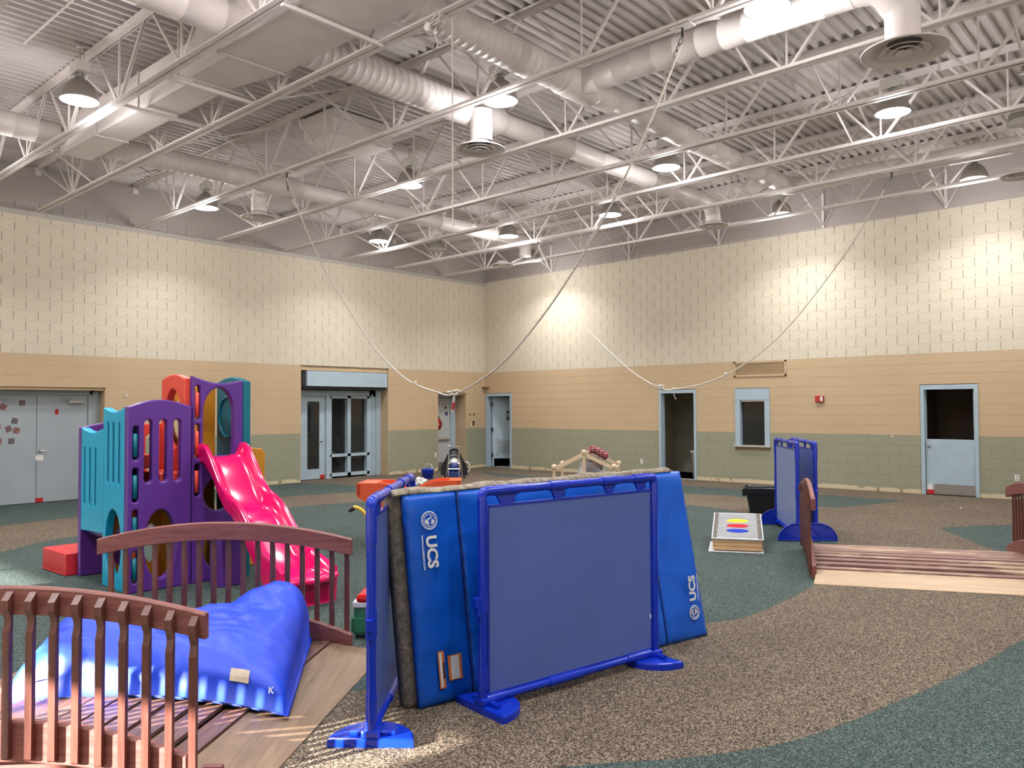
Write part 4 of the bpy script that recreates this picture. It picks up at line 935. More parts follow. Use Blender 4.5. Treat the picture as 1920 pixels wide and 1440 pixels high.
text('lettering', 'K', .05, frame(bagface(.955, .02)+Vector((.012, -.02, .02)), (.77, .63, 0), (-.25, .3, .9)), M['white'], t, True)

# ============================================================ DIVIDERS
def divider(label, mtx, pm, upright_feet=False, W_=1.487, H=1.265, group='blue framed play dividers', joint=(.55,)):
    t = thing('play_divider', label, 'divider', mtx=mtx); r = .026
    for x in (0, W_):
        b = MB(); b.tube([(x, 0, .0), (x, 0, H-.03)], r, 16); b.build('post', M['dblue'], t)
        for z0, z1 in ((H-.22, H-.06), (.56, .70), (.13, .26)): MB().tube([(x, 0, z0), (x, 0, z1)], r+.004, 16).build('sleeve', M['dblue'], t)
        s = 1 if x == 0 else -1
        b = MB(); b.tube(catmull([(x, 0, H-.07), (x, 0, H-.03), (x+s*.012, 0, H-.005), (x+s*.04, 0, H), (x+s*.09, 0, H)], 4), r+.003, 16); b.build('elbow_joint', M['dblue'], t)
        b = MB(); b.tube([(x+s*.038, 0, .1), (x+s*.038, 0, H-.08)], .009, 8)
        if x == 0: b.cbox((-.06, -.018, .60), (-.02, .018, .66), .004); b.cbox((-.045, -.018, .55), (-.02, .018, .60), .004)
        b.build('panel_clip', M['dblue'], t)
        if upright_feet:
            R = .255; b = MB(); pts = [(R*math.cos(a), R*.88*math.sin(a)) for a in [math.pi*i/20 for i in range(21)]]
            b.prism(pts, -.03, .03, lambda u, v, q: (x+q, u, v)); b.build('foot', M['dblue'], t)
            b = MB(); b.tube([(x-.031, R*math.cos(a), R*.88*math.sin(a)+.003) for a in [math.pi*i/20 for i in range(21)]], .010, 6); b.tube([(x-.031, -R+.01, .012), (x-.031, R-.01, .012)], .009, 6); b.build('foot_lip', M['dblue'], t)
        else:
            R = .225; b = MB(); bm = bmesh.new(); P = [(x-s*.03, -R), (x-s*.03, R)]+[(x+s*(-.03+1.12*R*math.sin(a)), R*math.cos(a)) for a in [math.pi*i/16 for i in range(1, 16)]]
            vs = [bm.verts.new((p[0], p[1], .0)) for p in P]; f = bm.faces.new(vs); ex = bmesh.ops.extrude_face_region(bm, geom=[f])
            for v in ex['geom']:
                if isinstance(v, bmesh.types.BMVert): v.co.z = .045
            bmesh.ops.recalc_face_normals(bm, faces=bm.faces[:])
            bmesh.ops.bevel(bm, geom=[e for e in bm.edges if all(v.co.z > .04 for v in e.verts)], offset=.012, segments=2, affect='EDGES', profile=.5); b.bm(bm); b.build('foot', M['dblue'], t)
            b = MB(); b.cbox((min(x-s*.03, x+s*.07), -.05, .04), (max(x-s*.03, x+s*.07), .05, .085), .012); b.tube([(x+s*.03, -.12, .055), (x+s*.03, .12, .055)], .016, 8); b.build('foot_clip', M['dblue'], t)
    b = MB(); b.tube([(.05, 0, H), (W_-.05, 0, H)], r, 16); b.build('top_tube', M['dblue'], t)
    b = MB(); b.tube([(.05, 0, .065), (W_-.05, 0, .065)], r, 16); b.build('bottom_tube', M['dblue'], t)
    for x0, x1 in ((.09, .27), (.52, .66), (.98, 1.12), (1.28, 1.42)):
        b = MB(); b.tube([(x0, 0, H), (x1, 0, H)], r+.005, 16); b.add([(x0+.01, -.008, H-.02), (x1-.01, -.008, H-.02), (x1-.05, -.008, H-.088), (x0+.05, -.008, H-.088), (x0+.01, .008, H-.02), (x1-.01, .008, H-.02), (x1-.05, .008, H-.088), (x0+.05, .008, H-.088)], [(0, 1, 2, 3), (4, 7, 6, 5), (0, 4, 5, 1), (1, 5, 6, 2), (2, 6, 7, 3), (3, 7, 4, 0)]); b.build('top_clamp', M['dblue'], t)
    for x0, x1 in ((.02, .14), (.50, .80), (1.20, 1.42)): MB().tube([(x0, 0, .065), (x1, 0, .065)], r+.006, 16).box((x0, -.006, .07), (x1, .006, .10)).build('bottom_clamp', M['dblue'], t)
    MB().box((.045, -.010, .085), (W_-.045, .010, .10)).build('panel_edge', M['dblue'], t); MB().box((.045, -.010, H-.095), (W_-.045, .010, H-.08)).build('panel_edge', M['dblue'], t)
    MB().box((.048, -.006, .092), (W_-.048, .006, H-.088)).build('panel', pm, t)
    MB().box((W_-.055, -.008, .30), (W_-.046, -.0065, .33)).build('care_label', M['white'], t)
    return t
def dmtx(a, c, side=1):
    a = Vector((*a, 0)); c = Vector((*c, 0)); x = (c-a).normalized(); return frame(a, x, (-x.y, x.x, 0), (0, 0, 1))
divider('slate blue panel in bright blue tube frame in front of the tall blue mat', dmtx((13.324, -14.083), (13.567, -12.626)), M['panelg'])
divider('slate blue panel in bright blue tube frame seen nearly edge on, left of the mat', dmtx((13.208, -14.80), (12.265, -13.70)), M['panelg'])
divider('blue framed divider by the black tote, nearer of the pair behind the right footbridge', dmtx((12.304, -7.067), (11.48, -5.84)), M['panelb'], True)
divider('blue framed divider standing behind its twin by the black tote', dmtx((12.47, -6.89), (11.66, -5.69)), M['panelg'], True)

# ============================================================ TALL MAT AND PADDING
BL_, BR_, TL_, TR_ = Vector((13.04, -14.30, .004)), Vector((13.555, -11.815, .004)), Vector((13.0, -14.40, 1.245)), Vector((13.34, -11.83, 1.245))
nrm = (BR_-BL_).cross(TL_-BL_).normalized()
if nrm.x < 0: nrm = -nrm
def mp(u, v, d=0): return lerp(lerp(BL_, BR_, u), lerp(TL_, TR_, u), v)+nrm*d
t = thing('folding_gym_mat', 'tall blue vinyl folding gym mat standing on its long edge behind the divider', 'mat', (13.2, -13, 0))
seams = [0, .15, .325, .50, .675, .825, 1]
def softpanel(u0, u1, name, m, th=.05, d0=0., par=None, amp=.012, ed=.014):
    n, k = 28, 40; vs = []; fs = []
    for j in range(k+1):
        for i in range(n+1):
            u = lerp(u0, u1, i/n); v = j/k; e = min(1, min(i, n-i)/2.)*min(1, min(j, k-j)/1.5)
            w = noise.noise(Vector((u*7, v*4, 2)))*amp+noise.noise(Vector((u*24, v*9, 7)))*amp*.35
            near = math.exp(-min(i, n-i)/2.6)*abs(math.sin(v*34+u*9))*.006
            vs.append(mp(u, v, d0+(e-1)*ed+e*w-near))
    N0 = len(vs)
    for j in range(k+1):
        for i in range(n+1): vs.append(mp(lerp(u0, u1, i/n), j/k, d0-th))
    for j in range(k):
        for i in range(n):
            a = j*(n+1)+i; fs.append((a, a+1, a+n+2, a+n+1)); a += N0; fs.append((a, a+n+1, a+n+2, a+1))
    ring = [i for i in range(n+1)]+[j*(n+1)+n for j in range(1, k+1)]+[k*(n+1)+i for i in range(n-1, -1, -1)]+[j*(n+1) for j in range(k-1, 0, -1)]
    for q in range(len(ring)):
        a = ring[q]; c = ring[(q+1) % len(ring)]; fs.append((a, a+N0, c+N0, c))
    b = MB(); b.add(vs, fs, True); return b.build(name, m, par, True)
for i in range(6): softpanel(seams[i]+.0012, seams[i+1]-.0012, 'mat_panel', M['vinyl'], par=t)
for s in seams[1:-1]: MB().tube([mp(s, v/10, -.010) for v in range(11)], .004, 6).build('stitched_seam', M['navy'], t, True)
ux = (BR_-BL_).normalized(); vz = (TL_-BL_).normalized()
def logo(u, v, flip):
    c = mp(u, v, .0135); xa = -vz if not flip else vz; ya = ux if not flip else -ux   # reading direction runs down (or up) the mat
    F = frame(c, xa, ya, nrm); g = Matrix.Translation((0, 0, .002))
    text('logo_lettering', 'UCS', .098, F @ Matrix.Translation((.185, 0, .001)), M['white'], t, True, bold=.0035, sx=1.05)
    text('logo_web_address', 'WWW.UCSSPIRIT.COM', .017, F @ Matrix.Translation((.185, -.058, .001)), M['white'], t, True, bold=.0004, sx=1.15)
    b = MB(); T3 = lambda R, n=32: [F @ Vector((R*math.cos(2*math.pi*i/n), R*math.sin(2*math.pi*i/n), .002)) for i in range(n)]
    b.tube(T3(.052), .0028, 5, True); b.tube(T3(.036), .0014, 5, True)
    for k in range(18):
        a = 2*math.pi*k/18; p = F @ Vector((.044*math.cos(a), .044*math.sin(a), .002)); q = F @ Vector((.044*math.cos(a+.2), .044*math.sin(a+.2), .002)); b.tube([p, q], .0022, 4)
    b.tube([F @ Vector((x, y_, .002)) for x, y_ in ((-.026, .008), (-.02, .014), (-.010, .008), (-.012, -.004), (.0, -.010), (.014, -.006), (.03, -.008))], .0035, 5)
    for s in (-1, 1): b.prism([(-.01, .018*s), (.0, .030*s), (.018, .026*s), (.022, .010*s)], .001, .003, lambda u_, v_, q: F @ Vector((u_, v_, q)))
    b.build('logo_emblem', M['white'], t, True)
logo(.060, .875, False); logo(.945, .155, True)
M['lorange'] = mat('label orange', (.62, .16, .03), .5)
for (u0, v0, w, h, warn) in ((.052, .165, .042, .22, True), (.078, .165, .095, .15, False)):
    c = mp(u0, v0, .012); F = frame(c, ux, vz, nrm); s = MB(); s.box((0, -h/2, 0), (w, h/2, .002)); s2 = s; s2.v = [tuple(F @ Vector(p)) for p in s.v]; o = s2.build('warning_label', M['lorange'], t, True)
    s = MB(); s.box((w*.2, -h*.46, .002), (w*.8 if not warn else w*.58, h*.46, .003)); s.v = [tuple(F @ Vector(p)) for p in s.v]; s.build('label_field', M['white'], o, True)
    if warn: text('lettering', '\u25B2WARNING' if False else 'WARNING', .020, frame(F @ Vector((w*.80, -.005, .003)), vz*-1, ux, nrm), M['black'], o, True, bold=.0008)
# padding rolled over the back
t = thing('felt_padding', 'thick grey brown felt padding standing behind the blue mat, frayed along top', 'padding', (12.9, -13, 0))
softpanel(-.022, 1.0, 'padding_sheet', M['foam'], .10, -.056, t, .006, .012)
b = MB(); n = 60; vs = []; fs = []
for i in range(n+1):
    u = lerp(-.018, .955, i/n); w = .012*noise.noise(Vector((u*14, 0, 0))); hh = .035+.012*noise.noise(Vector((u*9, 4, 0)))
    for d, z in ((-.012, .003), (-.012, .010+w), (-.03, hh*.8+w), (-.075, hh+w), (-.13, hh*.7), (-.145, .0), (-.14, -.06), (-.065, -.01)): vs.append(mp(u, 1.0, d)+Vector((0, 0, z)))
for i in range(n):
    for k in range(8): fs.append((8*i+k, 8*i+(k+1) % 8, 8*i+8+(k+1) % 8, 8*i+8+k))
fs += [tuple(range(8))[::-1], tuple(range(8*n, 8*n+8))]
b.add(vs, fs, True); b.build('folded_top', M['foamtop'], t, True)

# ============================================================ PLAY TOWER
PK = (8.7363, -14.1168, 0); UZ = (.0349, .9994, 0); WZ = (-.9994, .0349, 0)
PM = frame(PK, UZ, WZ, (0, 0, 1)); t = thing('play_tower', 'children climbing tower of purple, turquoise, coral and amber plastic panels', 'play tower', mtx=PM)
TH = .085; M['tealshade'] = mat('teal slot shade', (.001, .055, .09), .5)  # dark teal stands in for the shade inside the slots
def pu(name, outer, holes, w, m, th=TH, par=None): return sheet(name, outer, holes, th, .014, frame((0, w, 0), (1, 0, 0), (0, 0, 1)), m, par or t)
def pw(name, outer, holes, u, m, th=TH, par=None): return sheet(name, outer, holes, th, .014, frame((u, 0, 0), (0, 1, 0), (0, 0, 1)), m, par or t)
def arch(x0, x1, z, h, n=14): return [(x1-(x1-x0)*i/n, z+h*math.sin(math.pi*i/n)) for i in range(n+1)]
def pegs(u, w, zs, m, par):
    for z0, z1 in zs:
        b = MB(); zc = z0; b.tube([(u, w, z0+.024), (u, w, z0+.03), (u, w, z1-.075), (u, w, z1-.07)], [.012, .024, .024, .012], 12); b.build('peg', m, par)
A = pu('front_panel', [(-.03, 0), (.595, 0)]+arch(-.03, .595, 1.775, .07), [stadium(x, 1.345, .075, .61) for x in (.165, .31, .45)]+[ellipse(.29, .44, .155, .335), *[stadium(.048, (a+c)/2, .06, c-a) for a, c in ((.09, .40), (.47, .79), (.86, 1.19), (1.26, 1.59))]], TH/2, M['purple'])
pegs(.048, .03, ((.10, .40), (.48, .79), (.87, 1.19), (1.27, 1.59)), M['tealdk'], A)
Bp = pu('tower_front_panel', [(.605, 0), (1.15, 0), (1.15, 2.05)]+[(1.15-.545*i/14, 2.055-.045*math.sin(math.pi*i/14)+.03*(i/14)**2) for i in range(1, 15)], [[(.715, 1.27), (1.05, 1.27), (1.05, 1.70)]+ellipse(.8825, 1.70, .1675, .27, 14, .15, math.pi-.1)+[(.715, 1.70)], ellipse(.89, .88, .165, .17), ellipse(.89, .33, .165, .225), *[stadium(.655, (a+c)/2, .06, c-a) for a, c in ((.87, 1.20), (1.25, 1.60), (1.64, 1.99))]], TH/2, M['purple'])
pegs(.655, .03, ((.88, 1.20), (1.26, 1.60), (1.65, 1.99)), M['coral'], Bp)
pw('side_panel', [(.087, 0), (.62, 0), (.62, 1.77)]+[(.62-.533*i/12, 1.775-.045*math.sin(math.pi*i/12)) for i in range(1, 13)], [stadium(x, 1.325, .052, .60) for x in (.225, .365, .50)]+[ellipse(.355, .44, .20, .335)], .012, M['teal'])
pw('side_panel', [(.625, .505), (1.225, .49), (1.225, 1.56)]+[(1.225-.6*i/12, 1.565-.045*math.sin(math.pi*i/12)) for i in range(1, 13)], [stadium(x, 1.06, .05, .60) for x in (.835, .985, 1.14)], .012, M['teal'])
SR = MB()
for x, zc in ((.225, 1.325), (.365, 1.325), (.50, 1.325), (.835, 1.06), (.985, 1.06), (1.14, 1.06)):
    MB().prism(stadium(x, zc, .056, .605), 0, .01, lambda u, v, q: (-.012+q, u, v)).build('slot_shade', M['tealshade'], t)  # flat dark plates, shade of the deep slots put into the colour
pw('inner_shade_panel', [(.10, .86), (1.2, .70), (1.2, 1.45), (.10, 1.68)], [], .125, M['tealshade'], .02)  # dark backing, its colour keeps the slots looking shaded
pu('far_panel', [(-.032, 0), (.58, 0)]+arch(-.032, .58, 1.56, .05), [ellipse(.30, .36, .09, .05), ellipse(.3, 1.0, .16, .2)], 1.27, M['purple'], .075)
pw('tower_side_panel', [(.09, .94), (.64, .94)]+arch(.09, .64, 2.06, .05), [ellipse(.37, 1.65, .19, .31)], .60, M['coral'])
pw('lower_side_panel', [(.09, 0), (.64, 0), (.64, .93), (.09, .93)], [ellipse(.37, .40, .15, .22)], .60, M['yellow'])
Yb = pu('tower_back_panel', [(.645, 0), (1.15, 0), (1.15, 2.02), (.645, 1.98)], [ellipse(.80, 1.62, .135, .24), ellipse(.87, .45, .14, .24)], .66, M['yellow'])
b = MB(); b.tube([(.80+.15*math.cos(a), .60, 1.62+.255*math.sin(a)) for a in [i*math.pi/16 for i in range(32)]], .024, 8, True); b.build('porthole_ring', M['yellow'], Yb)
for a in (.6, 2.2, 3.8, 5.4): MB().lathe([(.013, 0), (.013, .006), (0, .009)], (.80+.15*math.cos(a), .572, 1.62+.255*math.sin(a)), 8, Matrix.Rotation(math.pi/2, 4, 'X')).build('bolt', M['alu'], Yb)
Ts = pw('tower_side_panel', [(-.0, 0), (.60, 0)]+arch(-.0, .60, 2.04, .055), [ellipse(.3, .40, .17, .24)], 1.195, M['tealdk'])
b = MB(); b.tube([(1.148, .33+.20*math.cos(a), 1.66+.22*math.sin(a)) for a in [i*math.pi/18 for i in range(36)]], .017, 8, True); b.build('porthole_ring', M['tealdk'], Ts)
pu('back_panel', [(.0, 0), (.60, 0), (.60, .95), (0, .95)], [ellipse(.16, .36, .085, .20), ellipse(.46, .36, .085, .20)], .66, M['yellow'])
b = MB(); b.tube([(.30, .60, .12), (.30, .60, .88)], .028, 10); b.build('peg', M['coral'], t)
pu('climbing_panel', [(.02, .96), (.6, .96), (.6, 1.60), (.02, 1.60)], [stadium(.47, 1.3, .12, .4)], .70, M['coral'])
MB().cbox((.08, .30, 1.16), (.34, .66, 1.30), .02).build('step', M['coral'], t); MB().cbox((.33, .12, 1.0), (.59, .6, 1.12), .02).build('step', M['coral'], t)
MB().cbox((.02, .1, .93), (.56, .62, .985), .01).build('platform', M['purple'], t); MB().cbox((.65, .1, 1.16), (1.14, .62, 1.23), .01).build('platform', M['purple'], t)
MB().cbox((.05, .70, .44), (.57, 1.22, .5), .01).build('platform', M['purple'], t)
pu('wing_panel', [(1.25, 0), (1.66, 0), (1.68, 1.25), (1.64, 1.30), (1.25, 1.34)], [ellipse(1.45, 1.05, .12, .16), ellipse(1.45, .42, .12, .26)], .52, M['yellow'])
MB().cbox((1.20, .52, .45), (1.6, .9, .52), .01).build('step', M['yellow'], t)

# slide (its own moulding, hooked over the tower sill)
s_ = thing('wavy_slide', 'glossy magenta wavy slide coming down from the play tower', 'slide', mtx=PM)
RIM = [(-.06, 1.39), (.06, 1.405), (.14, 1.37), (.26, 1.25), (.42, 1.06), (.56, .955), (.70, .90), (.84, .82), (1.0, .68), (1.15, .55), (1.30, .465), (1.45, .41), (1.57, .365), (1.66, .33)]
BED = [(-.06, 1.27), (.06, 1.265), (.14, 1.235), (.26, 1.12), (.42, .92), (.56, .80), (.70, .755), (.84, .68), (1.0, .53), (1.15, .395), (1.30, .30), (1.45, .26), (1.57, .25), (1.66, .23)]
UND = [(-.06, 1.20), (.06, 1.22), (.14, 1.17), (.26, 1.08), (.42, .93), (.56, .81), (.70, .70), (.84, .59), (1.0, .42), (1.15, .28), (1.30, .13), (1.45, .03), (1.57, .0), (1.62, .0)]
def crv(P): return [(p.x, p.y) for p in catmull([(a, c, 0) for a, c in P], 5)]
R_, B2, U_ = crv(RIM), crv(BED), crv(UND); vs = []; fs = []; k = 0
for i in range(len(R_)):
    L = R_[i][0]; zr, zb_, zu = R_[i][1], B2[i][1], min(U_[i][1], B2[i][1]-.03); fl2 = .03*max(0, (L-1.1)/.5)**2
    u0, u1 = .665-fl2, 1.155+fl2; pr = [(u0+.012, zu), (u0-.004, zr-.06), (u0, zr-.015), (u0+.02, zr), (u0+.045, zr-.010), (u0+.07, zr*.45+zb_*.55), (u0+.095, zb_+.012), (u0+.14, zb_), ((u0+u1)/2, zb_-.006), (u1-.14, zb_), (u1-.095, zb_+.012), (u1-.07, zr*.45+zb_*.55), (u1-.045, zr-.010), (u1-.02, zr), (u1, zr-.015), (u1+.004, zr-.06), (u1-.012, zu)]
    k = len(pr); vs += [(u, -L, z) for u, z in pr]
n = len(R_)
for i in range(n-1):
    for j in range(k): fs.append((i*k+j, i*k+(j+1) % k, (i+1)*k+(j+1) % k, (i+1)*k+j))
fs.append(tuple(range(k))); fs.append(tuple(range((n-1)*k, n*k))[::-1])
b = MB(); b.add(vs, fs, True); o = b.build('slide_body', M['pink'], s_)
o.modifiers.new('es', 'EDGE_SPLIT').split_angle = math.radians(50)
b = MB(); b.tube([(.64, -1.66, .24), (.70, -1.70, .235), (.91, -1.73, .225), (1.12, -1.70, .235), (1.18, -1.66, .24)], [.03, .035, .035, .035, .03], 12); b.build('end_lip', M['pink'], s_)
MB().cbox((.70, -1.66, .0), (1.12, -1.5, .22), .02).build('foot_block', M['pink'], s_)

# soft red block left of the tower
t = thing('red_foam_block', 'bright red foam block low on the floor at the left foot of the play tower', 'foam block', (7.1, -13.9, 0)); MB().cbox((6.72, -14.20, 0), (7.38, -13.6, .235), .012).build('block_cover', M['redmat'], t, True); MB().tube([(6.73, -14.202, .012), (7.37, -14.202, .012), (7.382, -13.7, .012)], .005, 6).build('seam', M['redmat'], t, True)
# small toy under the slide
t = thing('toy_activity_stand', 'small purple toy stand with pale grey wedges under the magenta slide', 'toy', (9.02, -13.30, 0))
MB().cbox((8.93, -13.42, 0), (9.15, -13.18, .50), .01).build('stand', M['purple'], t, True); MB().prism([(0, 0), (.13, 0), (.05, .07)], 0, .12, lambda u, v, q: (8.96+q, -13.43+u, .50+v)).build('grey_wedge', M['panelb'], t, True)
MB().tube([(9.1, -13.24, .50), (9.1, -13.22, .545)], [.05, .03], 12).build('grey_knob', M['trimgrey'], t, True); MB().cbox((9.05, -13.36, .50), (9.15, -13.26, .52), .004).build('blue_tray', M['dblue'], t, True)
# painted box behind the railing
t = thing('painted_box', 'small battered green box with white rim and glossy red lid behind the railing end', 'box', (11.6, -13.42, 0), math.radians(40))
M['pgreen'] = mat('green paint', (.03, .16, .09), .4, var=.2, scale=12); M['wpaint'] = mat('white paint', (.62, .64, .68), .45, var=.08, scale=20)
MB().cbox((-.18, -.15, .03), (.18, .15, .235), .006).build('body', M['pgreen'], t); MB().cbox((-.20, -.155, .05), (-.09, -.14, .16), .004).build('side_flap', M['pgreen'], t)
MB().cbox((-.19, -.16, .232), (.19, .16, .285), .012).build('rim', M['wpaint'], t)
b = MB(); b.cbox((-.165, -.165, .262), (.19, .15, .335), .03); b.build('lid', mat('glossy red', (.50, .01, .015), .12, var=.2, scale=40, bump=.5, bscale=30), t)
b = MB(); b.box((-.17, -.14, 0), (.17, .14, .03)); b.build('plinth', M['dark'], t)

# coral toddler slide behind the mats
def toddler(name, label, loc, rz, L, H_, W_, m):
    t = thing(name, label, 'toy slide', loc, rz); n = 26
    top = lambda s: H_ if s < .30*L else H_-(H_-.16)*(1-math.cos(min(1, (s-.30*L)/(.62*L))*math.pi/2))**.9
    for y0 in (-W_/2, W_/2-.045):
        P = [(L*i/n, top(L*i/n)) for i in range(n+1)]; Q = [(L, 0), (.30*L, 0), (.16*L, .25), (.13*L, H_-.26), (0, H_-.17)]
        b = MB(); pl = P+Q; m2 = len(pl); vs = [(x, y0, z) for x, z in pl]+[(x, y0+.045, z) for x, z in pl]; bm = bmesh.new()
        v2 = [bm.verts.new(v) for v in vs]; bm.faces.new(v2[:m2][::-1]); bm.faces.new(v2[m2:])
        for i in range(m2): bm.faces.new((v2[i], v2[(i+1) % m2], v2[m2+(i+1) % m2], v2[m2+i]))
        bmesh.ops.triangulate(bm, faces=[f for f in bm.faces if len(f.verts) > 4]); b.bm(bm); b.build('side_wall', m, t)
    b = MB(); vs = []; fs = []
    for i in range(n+1):
        s = L*i/n; z = max(.04, top(s)-.13) if s > .22*L else top(s)-.004; vs += [(s, -W_/2+.04, z), (s, W_/2-.04, z), (s, W_/2-.04, max(0, z-.04)), (s, -W_/2+.04, max(0, z-.04))]
    for i in range(n):
        for k in range(4): fs.append((4*i+k, 4*i+(k+1) % 4, 4*i+4+(k+1) % 4, 4*i+4+k))
    fs += [(0, 1, 2, 3), (4*n+3, 4*n+2, 4*n+1, 4*n)]; b.add(vs, fs); b.build('bed', m, t)
    MB().cbox((-.01, -W_/2, H_-.17), (.05, W_/2, H_), .01).build('lip', m, t)
    return t
toddler('toddler_slide', 'coral plastic toddler slide peeping over the near end of the mat', (8.07, -10.85, 0), math.radians(38), 1.15, .80, .55, M['orange'])
toddler('toddler_rocker', 'low orange plastic toy, only its top edge over the mat, before the cleaner', (5.75, -6.75, 0), math.radians(222), 1.1, .42, .6, M['orange'])
TUBE = [(11.68, -13.40, .0), (11.66, -13.42, .5), (11.61, -13.49, .84), (11.573, -13.527, .909), (11.543, -13.556, .959), (11.507, -13.589, .988), (11.488, -13.605, .98)]; TIP = [(11.495, -13.598, .982), (11.476, -13.616, .968), (11.462, -13.628, .955)]
t = thing('bubble_wand', 'yellow curved tube with a black tip sticking out left of the divider', 'tube', (TUBE[0][0], TUBE[0][1], 0))
MB().tube(catmull(TUBE, 5), .013, 12).build('yellow_tube', mat('bright yellow', (.75, .48, .03), .35), t, True)
MB().tube(TIP, [.018, .018, .008], 12).build('black_tip', M['black'], t, True)
# floor cleaner
t = thing('carpet_cleaner', 'wheeled cleaning machine with chrome handle and coiled dark hose before the exit door', 'machine', (2.1, -3.35, 0), math.radians(42))
for s in (-1, 1):
    MB().tube([(.13*s, -.18, .06), (.13*s, -.12, .45), (.125*s, -.10, .78)], .014, 10).build('handle_bar', M['chrome'], t)
    MB().tube([(.22*s, .12, .12), (.25*s, .12, .12)], [.12, .12], 20).build('wheel', M['black'], t)
    MB().cbox((.115*s-.025, -.15, .36), (.115*s+.025, -.10, .39), .006).build('clamp', M['chrome'], t)
MB().tube([(-.16, -.10, .78), (-.12, -.10, .80), (.12, -.10, .80), (.17, -.10, .785)], .015, 10).build('cross_grip', M['chrome'], t)
for r0, h0 in ((.22, .66), (.25, .60), (.19, .70), (.28, .52)):
    MB().tube(catmull([(-r0-.04, -.02, .08), (-r0-.02, -.02, .3), (-r0*.75, -.04, h0*.85), (-.06, -.06, h0+.02), (.06, -.06, h0+.02), (r0*.75, -.04, h0*.85), (r0+.02, -.02, .3), (r0+.04, -.02, .08)], 5), .020, 8).build('hose', M['dark'], t)
MB().lathe([(0, .28), (.11, .28), (.13, .34), (.125, .42), (.08, .49), (0, .51)], (0, .02, 0), 20).build('tank_dome', M['white'], t); MB().lathe([(0, .18), (.12, .18), (.135, .26), (.135, .40), (.0, .40)], (0, .0, 0), 20).build('tank', M['navy'], t)
MB().cbox((-.17, -.16, .05), (.17, .2, .18), .02).build('chassis', M['navy'], t); MB().tube([(.3+.09*math.cos(a), -.02, .28+.13*math.sin(a)) for a in [i*math.pi/9 for i in range(18)]], .012, 6, True).build('coiled_cable', M['white'], t); MB().cbox((-.15, -.2, .24), (.15, -.17, .26), .005).build('tray', M['chrome'], t)
t = thing('blue_bucket', 'small blue plastic bin left of the cleaning machine', 'bin', (1.62, -3.80, 0)); MB().lathe([(0, 0), (.13, 0), (.155, .22), (.16, .235), (.15, .24), (.125, .01), (0, .01)], n=24).build('bin_body', M['dblue'], t); MB().tube([(.155*math.cos(a), .155*math.sin(a)*.3, .235+.13*math.sin(a)) for a in [i*math.pi/10 for i in range(11)]], .006, 6).build('handle', M['white'], t)
for i, (x, y, r, lab) in enumerate(((2.9, -5.2, .14, 'crumpled white plastic scrap on the floor behind the mat, the bigger one'), (2.35, -5.55, .09, 'crumpled white plastic scrap on the floor behind the mat, the smaller one'))):
    bm = bmesh.new(); bmesh.ops.create_icosphere(bm, subdivisions=3, radius=r)
    for v in bm.verts: v.co *= 1+.5*noise.noise(v.co*14+Vector((i*5, 0, 0))); v.co.z = max(0, v.co.z*.8+r*.6)
    b = MB(); b.bm(bm, Matrix.Translation((x, y, 0))); tag(b.build('plastic_scrap', M['white']), lab, 'plastic scrap')
# maple A-frame stand with plaid blanket
D0 = Vector((9.62, -7.2, 0)); 
ex = Vector((.745, .667, 0)); ey = Vector((-.667, .745, 0))
t = thing('puppet_stand', 'pale maple frame with two gables and ball-topped posts, plaid cloth over one rafter', 'wooden frame', (9.66, -8.08, 0))
ex = Vector((.745, .667, 0)); ey = Vector((-.48, .87, 0)).normalized(); O = Vector((9.83, -8.39, 0)); HW = .415; DP = .72
for dpt in (0, DP):
    for sx, h in ((-HW, .93), (0, 1.13), (HW, .93)):
        p = O+ex*sx+ey*dpt; b = MB(); b.tube([p, p+Vector((0, 0, h-.03))], .02, 10); b.lathe([(.02, h-.05), (.032, h-.03), (.036, h), (.03, h+.025), (0, h+.035)], (p.x, p.y, 0), 12); b.build('post', M['maple'], t, True)
    for s in (-1, 1):
        MB().bar(O+ey*dpt+ex*s*HW+Vector((0, 0, .90)), O+ey*dpt+Vector((0, 0, 1.10)), .022, .05).build('rafter', M['maple'], t, True)
for s in (-1, 1): MB().bar(O+ex*s*HW+Vector((0, 0, .88)), O+ex*s*HW+ey*DP+Vector((0, 0, .88)), .02, .04).build('side_rail', M['maple'], t, True); MB().bar(O+ex*s*HW+Vector((0, 0, .25)), O+ex*s*HW+ey*DP+Vector((0, 0, .25)), .02, .04).build('side_rail', M['maple'], t, True)
MB().bar(O+Vector((0, 0, 1.10)), O+ey*DP+Vector((0, 0, 1.10)), .02, .04).build('ridge_rail', M['maple'], t, True)
def plaid():
    m = bpy.data.materials.new('red plaid'); m.use_nodes = True; n = m.node_tree; N = n.nodes.new; L = n.links.new; b = n.nodes['Principled BSDF']; b.inputs['Roughness'].default_value = .9
    tc = N('ShaderNodeTexCoord'); out = None
    for ax_, sc in (('X', 52), ('Z', 52)):
        w = N('ShaderNodeTexWave'); w.bands_direction = ax_; w.inputs['Scale'].default_value = sc/6.28*1.0; L(tc.outputs['Object'], w.inputs[0])
        r = N('ShaderNodeValToRGB'); r.color_ramp.interpolation = 'CONSTANT'; r.color_ramp.elements[0].color = (.30, .02, .03, 1); r.color_ramp.elements[1].position = .5; r.color_ramp.elements[1].color = (.03, .02, .04, 1); q = r.color_ramp.elements.new(.9); q.color = (.6, .42, .42, 1)
        L(w.outputs['Fac'], r.inputs[0])
        if out is None: out = r.outputs[0]
        else:
            mx = N('ShaderNodeMix'); mx.data_type = 'RGBA'; mx.inputs['Factor'].default_value = .5; L(out, mx.inputs[6]); L(r.outputs[0], mx.inputs[7]); out = mx.outputs[2]
    L(out, b.inputs['Base Color']); return m
